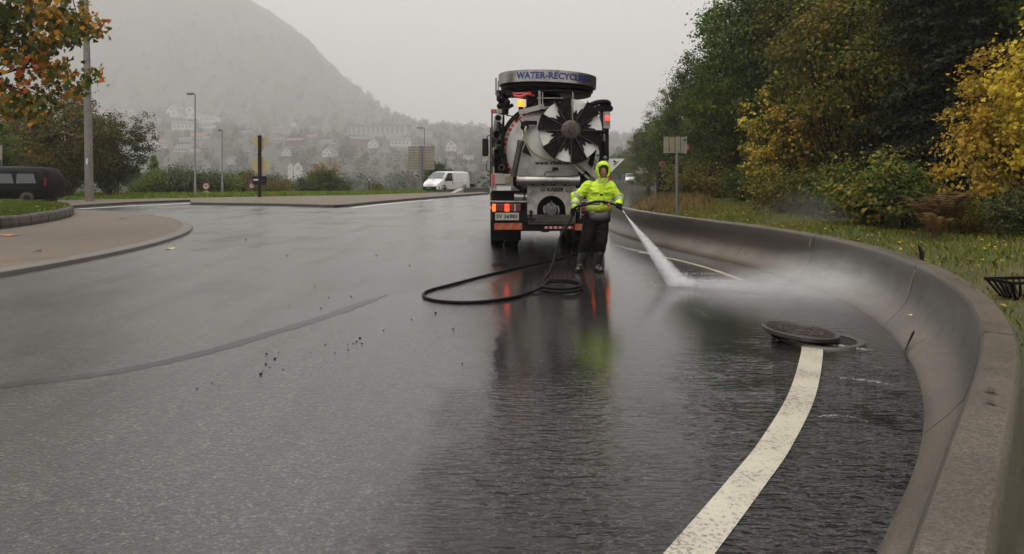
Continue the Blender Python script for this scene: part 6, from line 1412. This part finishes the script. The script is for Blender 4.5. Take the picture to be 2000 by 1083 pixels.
# ================================================================= the town across the valley
def on_terrain(u, v, dmin=620, dmax=2300):
    d = np.linspace(dmin, dmax, 700); x = (u-1000)/F*d; z = gz(x, d); vv = VH-(z-H)/d*F
    k = np.argmin(np.abs(vv-v)+ (d-dmin)*.0005); return float(d[k])
HM = {}
def house_mesh(kind):
    if kind in HM: return HM[kind]
    w, dp, h, rh = {'gable': (1, 1.2, .60, .42), 'long': (1, .45, .30, .14), 'block': (1, .22, .145, .012), 'roof': (1, .5, .16, .20)}[kind]      # unit width
    wl_, rf = MB(), MB(); x, y = w/2, dp/2
    if kind == 'gable':
        wl_.prism([(-x, 0), (x, 0), (x, h), (0, h+rh), (-x, h)], -y, y, Matrix.Rotation(R(90), 4, 'X'))
        for s in (-1, 1): rf.add([(0, -y-.06, h+rh+.02), (0, y+.06, h+rh+.02), (s*(x+.10), y+.06, h-.06), (s*(x+.10), -y-.06, h-.06), (0, -y-.06, h+rh+.07), (0, y+.06, h+rh+.07), (s*(x+.10), y+.06, h-.01), (s*(x+.10), -y-.06, h-.01)], [(0, 1, 2, 3), (4, 7, 6, 5), (0, 3, 7, 4), (1, 5, 6, 2), (2, 6, 7, 3)])
        wn_ = [(-.25, .30), (.25, .30), (0, .66)]; sz = .14
    elif kind == 'block':
        wl_.bx(-x, x, -y, y, 0, h); rf.bx(-x-.01, x+.01, -y-.01, y+.01, h+.001, h+rh); wn_ = [(-.46+.08*i, zz) for i in range(12) for zz in (.035, .075, .115)]; sz = .024
    else:
        wl_.bx(-x, x, -y, y, 0, h)
        rf.prism([(-y-.04, h), (y+.04, h), (0, h+rh)], -x-.03, x+.03, Matrix(((0, 0, 1, 0), (1, 0, 0, 0), (0, 1, 0, 0), (0, 0, 0, 1)))); wn_ = [(-.36+.18*i, h*.55) for i in range(5)]; sz = .07
    wi = MB()
    for cx, cz in wn_: wi.bx(cx-sz/2, cx+sz/2, -y-.008, -y-.001, cz-sz*.6, cz+sz*.6)
    HM[kind] = (wl_.mesh('wall_'+kind), rf.mesh('roof_'+kind), [(cx, cz, sz, y) for cx, cz in wn_]); return HM[kind]
PANE = MB().bx(-.5, .5, -.5, .5, -.5, .5).mesh('window_pane'); PANE.materials.append(M['window_far'])
TOWN_SPOTS = []
def house(u0, u1, v1, kind, wallm, roofm, label, rz=0.0, cat='house'):
    u = (u0+u1)/2; d = on_terrain(u, v1+3); x = (u-1000)/F*d; w = (u1-u0)/F*d; TOWN_SPOTS.append((u, u1-u0, v1, d))
    r = tag(empty('apartment_block' if kind == 'block' else 'house', (x, d, H-(v1-VH)/F*d-.8), rz, w), label, cat, 'houses of the hazy town')
    wm, rm, wins = house_mesh(kind)
    for nm, me, mt in (('wall', wm, wallm), ('roof', rm, roofm)):
        o = bpy.data.objects.new(nm, me); link(o, r)
        if not me.materials: me.materials.append(M[mt])
        o.material_slots[0].link = 'OBJECT'; o.material_slots[0].material = M[mt]
    for cx, cz, sz, y in wins:
        o = bpy.data.objects.new('window', PANE); link(o, r); o.location = (cx, -y-.003, cz); o.scale = (sz, .012, sz*1.2)
    # its stone basement reaches into the slope
    b = MB().bx(-.49, .49, -wm.vertices[0].co.y if False else -.2, .2, -.6, .0); b.build('basement', M['house_grey'], r)
    return r
HW, HY, HR_, HG, RG, RR = 'house_white', 'house_yellow', 'house_red', 'house_grey', 'roof_grey', 'roof_red'
town = [
 (230, 262, 224, 'roof', HY, RG, 'big yellow house, highest of the hazy town, right of the wooden pole', .2), (198, 226, 222, 'roof', HW, RR, 'red-roofed house beside the big yellow one'), (244, 267, 236, 'roof', HG, RG, 'grey-roofed house just below the big yellow one'), (277, 315, 257, 'long', HR_, RG, 'long brownish red house below and right of the yellow one'),
 (332, 356, 230, 'gable', HW, RG, 'white gabled house, first in the upper row before the tall lamp post'), (364, 390, 233, 'gable', HW, RG, 'white gabled house of the upper row, behind the head of the tall lamp post'), (391, 427, 239, 'long', HW, RG, 'long low white house ending the upper row'), (339, 379, 254, 'long', HW, RG, 'long white house in the second row left of the tall lamp post'), (391, 420, 251, 'long', HW, RG, 'long white house in the second row right of the tall lamp post'),
 (252, 270, 274, 'gable', HW, RG, 'small white gabled house above the dark bushy tree'), (284, 300, 289, 'gable', HW, RR, 'white red-roofed house with the steeper gable, left of its twin'), (301, 320, 289, 'gable', HW, RR, 'white red-roofed house, right one of the pair'), (268, 294, 300, 'long', HW, RG, 'low white house just over the young spruces'), (256, 265, 284, 'gable', HW, RG, 'tiny white house between the larger white ones'),
 (350, 376, 277, 'roof', HW, RG, 'broad white house in the third row before the tall lamp post'), (376, 407, 270, 'roof', HW, RR, 'red-roofed house just right of the tall lamp post'), (343, 386, 296, 'roof', HW, RG, 'large grey-roofed house lowest by the tall lamp post'), (447, 462, 320, 'gable', HG, RG, 'small grey house right of the shorter lamp post'),
 (536, 567, 260, 'long', HG, RG, 'long pale house high above the church'), (568, 579, 248, 'gable', HW, RG, 'tiny white house highest above the church'), (559, 596, 285, 'long', HR_, RR, 'long red house above the church'), (524, 556, 278, 'roof', HG, RG, 'grey house right of the triangle sign back'), (551, 567, 304, 'gable', HW, RG, 'white gabled house just up the slope from the church', .5),
 (629, 655, 281, 'roof', HW, RG, 'white hip-roofed house right of the long red one'), (633, 651, 306, 'gable', HW, RG, 'bright white gabled house right of the church'), (652, 661, 305, 'gable', HW, RG, 'narrow white house beside the bright gabled one'), (685, 726, 284, 'long', HR_, RG, 'long dark red house under the apartment block'), (721, 739, 289, 'gable', HW, RG, 'white house at the end of the dark red one'), (763, 803, 286, 'long', HW, RG, 'long white row house left of the slatted sign'), (763, 785, 272, 'roof', HW, RG, 'white house under the far end of the apartment block'), (822, 845, 266, 'long', HG, RG, 'pale house behind the distant street lamp'), (869, 890, 295, 'gable', HW, RG, 'white gabled house between the slatted sign and the truck'), (893, 906, 300, 'gable', HG, RG, 'small grey house next to the truck'), (905, 926, 311, 'long', HW, RG, 'low white house lowest beside the truck'), (876, 889, 310, 'roof', HW, RR, 'small red-roofed house over the white van'), (600, 622, 270, 'roof', HG, RR, 'faint red-roofed house between the church and the apartment block'), (740, 760, 300, 'roof', HG, RG, 'faint grey house midway below the apartment block'), (470, 492, 262, 'roof', HG, RG, 'faint grey house left of the triangle sign back'), (806, 822, 300, 'gable', HG, RG, 'faint grey gabled house at the edge of the slatted sign'),
]
for t_ in town: house(*t_[:7], rz=t_[7] if len(t_) > 7 else ((hash(t_[0]*7) % 100)/100-.5)*.7)
house(680, 800, 264, 'block', HG, RG, 'long pale apartment block stretched across the hazy slope', R(-8), 'building')
# church
d = on_terrain(577, 353, 470, 1500); x = (577-1000)/F*d; zb = gz1(x, d)
d_church = d
ch = tag(empty('church', (x, d, zb-1), R(12)), 'white twin-gabled church rising out of the hazy trees', 'church'); s_ = d/F; top = zt(317, d)-zb+1
MB().prism([(3*s_-9*s_, 0), (13*s_, 0), (13*s_, top-9*s_), (5.0*s_, top), (-3*s_, top-9*s_), (-3*s_, 0)], -5*s_, 5*s_, Matrix.Rotation(R(90), 4, 'X')).build('nave', M['house_white'], ch)
MB().prism([(-14*s_, 0), (-5*s_, 0), (-5*s_, top-9*s_), (-10*s_, top-1.5*s_), (-14*s_, top-9*s_)], -3*s_, 5*s_, Matrix.Rotation(R(90), 4, 'X')).build('tower', M['house_white'], ch)
for x_ in (3.2, 6.8): MB().bx((x_-.8)*s_, (x_+.8)*s_, -5.05*s_, -5.01*s_, top-16*s_, top-9*s_).build('window', M['window_far'], ch)
MB().bx(-10.3*s_, -9.1*s_, -5.05*s_, -5.01*s_, top-17*s_, top-11*s_).build('window', M['window_far'], ch)
for s in (-1, 1): MB().add([(5.0*s_, -5.4*s_, top+.2), (5.0*s_, 3.4*s_, top+.2), (5*s_+s*8.5*s_, 3.4*s_, top-9.4*s_), (5*s_+s*8.5*s_, -5.4*s_, top-9.4*s_)], [(0, 1, 2, 3)]).build('roof', M['roof_grey'], ch)

TOWN_SPOTS.append((577, 44, 353, d_church)); hillside_wood()
# ================================================================= small things on and by the road
lid = tag(empty('manhole_cover', (2.86, 7.34, .076), R(20)), 'round cast iron manhole cover lifted off and lying tilted on the road', 'manhole cover'); lid.rotation_euler = (R(1.5), R(5.2), R(0))
MB().lathe([(0, -.028), (.345, -.028), (.362, -.015), (.365, .020), (.355, .026), (.335, .026), (.33, .016), (0, .016)], 56).build('plate', M['cast_iron'], lid, smooth=30)
for k in range(24): a = 2*math.pi*k/24; MB().box((.215*math.cos(a), .215*math.sin(a), .0195), (.20, .020, .010), (0, 0, a)).build('rib', M['cast_iron'], lid)
for r_ in (.085, .20): MB().lathe([(r_-.010, .014), (r_-.008, .027), (r_+.008, .027), (r_+.010, .014)], 40).build('ring', M['cast_iron'], lid, smooth=30)
fr = tag(empty('open_manhole', (3.05, 7.27, -.018)), 'iron rim of the open manhole half covered by its lid', 'manhole')
MB().lathe([(.315, .006), (.315, .035), (.33, .042), (.385, .042), (.405, .012), (.405, .0)], 56).build('rim', M['cast_iron'], fr, smooth=30); MB().lathe([(0, .0265), (.32, .0265)], 40).build('opening', M['sign_black'], fr)
tag(MB().box((2.66, 7.40, .036), (.10, .09, .056), (0, 0, .3)).build('prop_block', M['debris'], None, bevel=.012), 'dark block propping up the raised side of the manhole cover', 'block')
# flap and stake at the barrier, drain crate behind it
a = R(-20.5); p = CB+Vector((math.cos(a), math.sin(a)))*(RT-.01)
fl_ = MB().add([(0, -.02, 0), (.03, .02, 0), (.13, .05, .17), (.10, .03, .17), (.135, .045, .20), (.0, -.035, .012), (.03, .005, .012), (.13, .035, .17), (.10, .015, .17)], [(0, 1, 2, 3), (3, 2, 4), (5, 8, 7, 6), (8, 4, 7), (0, 5, 6, 1), (1, 6, 7, 2), (2, 7, 4), (3, 4, 8), (0, 3, 8, 5)]).build('rubber_flap', M['black_rubber']); fl_.location = (p.x-.02, p.y, .01)
tag(fl_, 'small black rubber flap sticking up at the foot of the barrier', 'flap')
q = P(1800, 496, 9.9); sk = MB().tube([(0, 0, -.35), (.0, 0, .02), (-.03, 0, .09), (-.055, 0, .14)], [.030, .03, .018, .002], 7).build('stake', M['bark_dark']); sk.location = q; tag(sk, 'dark pointed stake poking up behind the barrier', 'stake')
zc = gz1(6.22, 9.0); cr = tag(empty('drain_crate', (6.22, 9.0, zc), R(8)), 'black slatted drain crate lying behind the barrier', 'crate')
MB().bx(-.34, .34, -.22, -.19, .19, .225).bx(-.34, .34, .19, .22, .19, .225).bx(-.34, -.31, -.19, .19, .19, .225).bx(.31, .34, -.19, .19, .19, .225).build('rim', M['black_rubber'], cr); MB().bx(-.22, .22, -.13, .13, 0, .025).build('base', M['black_rubber'], cr)
for k in range(8):
    f = -1+2*k/7
    for s in (-1, 1): MB().tube([(f*.21, s*.12, .02), (f*.32, s*.205, .20)], .013, 6).build('slat', M['black_rubber'], cr)
for k in range(5):
    f = -1+2*k/4
    for s in (-1, 1): MB().tube([(s*.21, f*.11, .02), (s*.325, f*.18, .20)], .013, 6).build('slat', M['black_rubber'], cr)
# clods
cd = MB(); rr = random.Random(4); cd.ball((0, 0, .35), (.55, .45, .4), 8, 6); cdm = cd.mesh('clod')
for vv in cdm.vertices: vv.co *= rr.uniform(.75, 1.2)
cdm.materials.append(M['debris'])
for i, (u, v, s) in enumerate([(509, 734, 4.2), (513, 728, 2), (521, 694, 3), (537, 704, 3.6), (519, 714, 3), (527, 720, 2), (553, 724, 2), (544, 690, 1.8), (635, 676, 2.2), (654, 691, 2), (680, 686, 2.4), (679, 675, 2), (696, 670, 3), (703, 663.5, 3.4), (707, 674, 2.8), (690, 673, 2), (608, 691, 1.6), (415, 751, 2.2), (385, 762, 2.6), (428, 756, 1.6), (627, 604, 2.2), (642, 583, 1.8), (686, 581, 2.2), (615, 562, 1.6), (804, 626, 2), (851, 614, 3.4), (885, 645, 2.6), (749, 648, 2.2), (903, 713, 2.4), (564, 599, 1.4), (480, 470, 2), (560, 500, 2), (735, 500, 1.8), (800, 520, 2)]):
    g = G(u, v); sz = s*1.6/(F/g.y); o = bpy.data.objects.new('dirt_clod', cdm); link(o); o.location = (g.x, g.y, .006); o.scale = (sz, sz, sz*.8); o.rotation_euler = (0, 0, i*1.7); tag(o, 'small black clod of dirt lying on the open wet road', 'dirt', 'clods on the road')
# leaves lying by themselves
def lone_leaf(pt, size, mat, label, rz=0.0):
    tpl = LEAF['maple']; me = MB().add([(x_*size, (y_-.4)*size, .006+.25*size*abs(x_)) for x_, y_ in tpl], [tuple(range(len(tpl)))]).mesh('fallen_leaf'); o = place('fallen_leaf', me, mat); o.location = pt; o.rotation_euler = (0, 0, rz); tag(o, label, 'leaf', 'single fallen leaves')
plain('leaf_orange', (.52, .20, .04), .6); plain('leaf_pale', (.62, .52, .12), .6); plain('leaf_brown', (.060, .036, .02), .6)
lone_leaf(G(20, 461, .09), .42, M['leaf_orange'], 'orange maple leaf lying on the apron below the mossy stones', .4)
lone_leaf(G(332, 487, .006), .20, M['leaf_pale'], 'pale yellow leaf at the foot of the apron kerb', 1.0)
lone_leaf(G(75, 491, .09), .16, M['leaf_brown'], 'brown leaf in the middle of the apron', 2.0); lone_leaf(G(240, 428, .09), .3, M['leaf_brown'], 'dark leaf on the far side of the apron', .2)
for k, (u, v, s, lb) in enumerate([(1868, 546, .06, 'dark leaf farthest along the barrier top'), (1900, 562, .05, 'second dark leaf on the barrier top, near the bend'), (1921, 645, .055, 'brown leaf alone in the middle of the barrier top'), (1935, 766, .05, 'small dark leaf low on the barrier top'), (1935, 788, .045, 'pale brown leaf nearest the viewer on the barrier top')]): lone_leaf(G(u, v, .703), s, M['leaf_brown'], lb, k*1.3)
lone_leaf(P(1776, 617, 7.35), .06, M['leaf_pale'], 'yellow leaf stuck to the sloping foot of the barrier', .5)
# running water ridges on the carriageway
m_, t_, b_ = newmat('foam_glint_water'); geo = t_.new('ShaderNodeNewGeometry'); nz = t_.noise(26, 4, .7, geo.outputs['Position']); t_.link(t_.ramp(nz.outputs[0], [(.45, (.03, .03, .03)), (.72, (.34, .34, .33))]).outputs[0], b_.inputs['Base Color']); b_.inputs['Roughness'].default_value = .12; t_.link(t_.bump(nz.outputs[0], .8, .02), b_.inputs['Normal'])  # foam and the water's bright reflections put into the colour as pale patches
def trickle(pix, w, h=.010):
    pth = [p.to_2d() for p in catmull([v3(G(u, v)) for u, v in pix], 8)]; rr = random.Random(len(pix)); n = len(pth); mb = MB(); vs = []
    for i, p in enumerate(pth):
        t = (pth[min(i+1, n-1)]-pth[max(i-1, 0)]).normalized(); nr = Vector((t.y, -t.x)); f = math.sin(math.pi*(i+.3)/(n-.4))*rr.uniform(.6, 1.2); p = p+nr*rr.uniform(-.015, .015)
        for s, z in ((-.5, .0055), (-.2, .006+h*.8*f), (.15, .006+h*f), (.5, .0055)): q = p+nr*w*s*max(f, .1); vs.append((q.x, q.y, z))
    mb.add(vs, [(i*4+k, i*4+k+1, (i+1)*4+k+1, (i+1)*4+k) for i in range(n-1) for k in range(3)]); tag(mb.build('running_water', M['foam_glint_water'], None, smooth=180), kind='stuff')
trickle([(1190, 477), (1230, 487), (1270, 496), (1312, 507)], .16, .02); trickle([(1250, 537), (1330, 535), (1400, 536), (1462, 538.5)], .035); trickle([(1290, 548), (1380, 549), (1470, 552)], .03)
trickle([(1620, 738), (1680, 744), (1730, 752), (1772, 763)], .035, .014); trickle([(1600, 675), (1640, 678), (1680, 684), (1705, 686)], .06, .02); trickle([(1575, 816), (1640, 815), (1700, 825)], .02)
for o in list(SCRATCH.collection.objects): SCRATCH.collection.objects.unlink(o)
bpy.data.scenes.remove(SCRATCH)
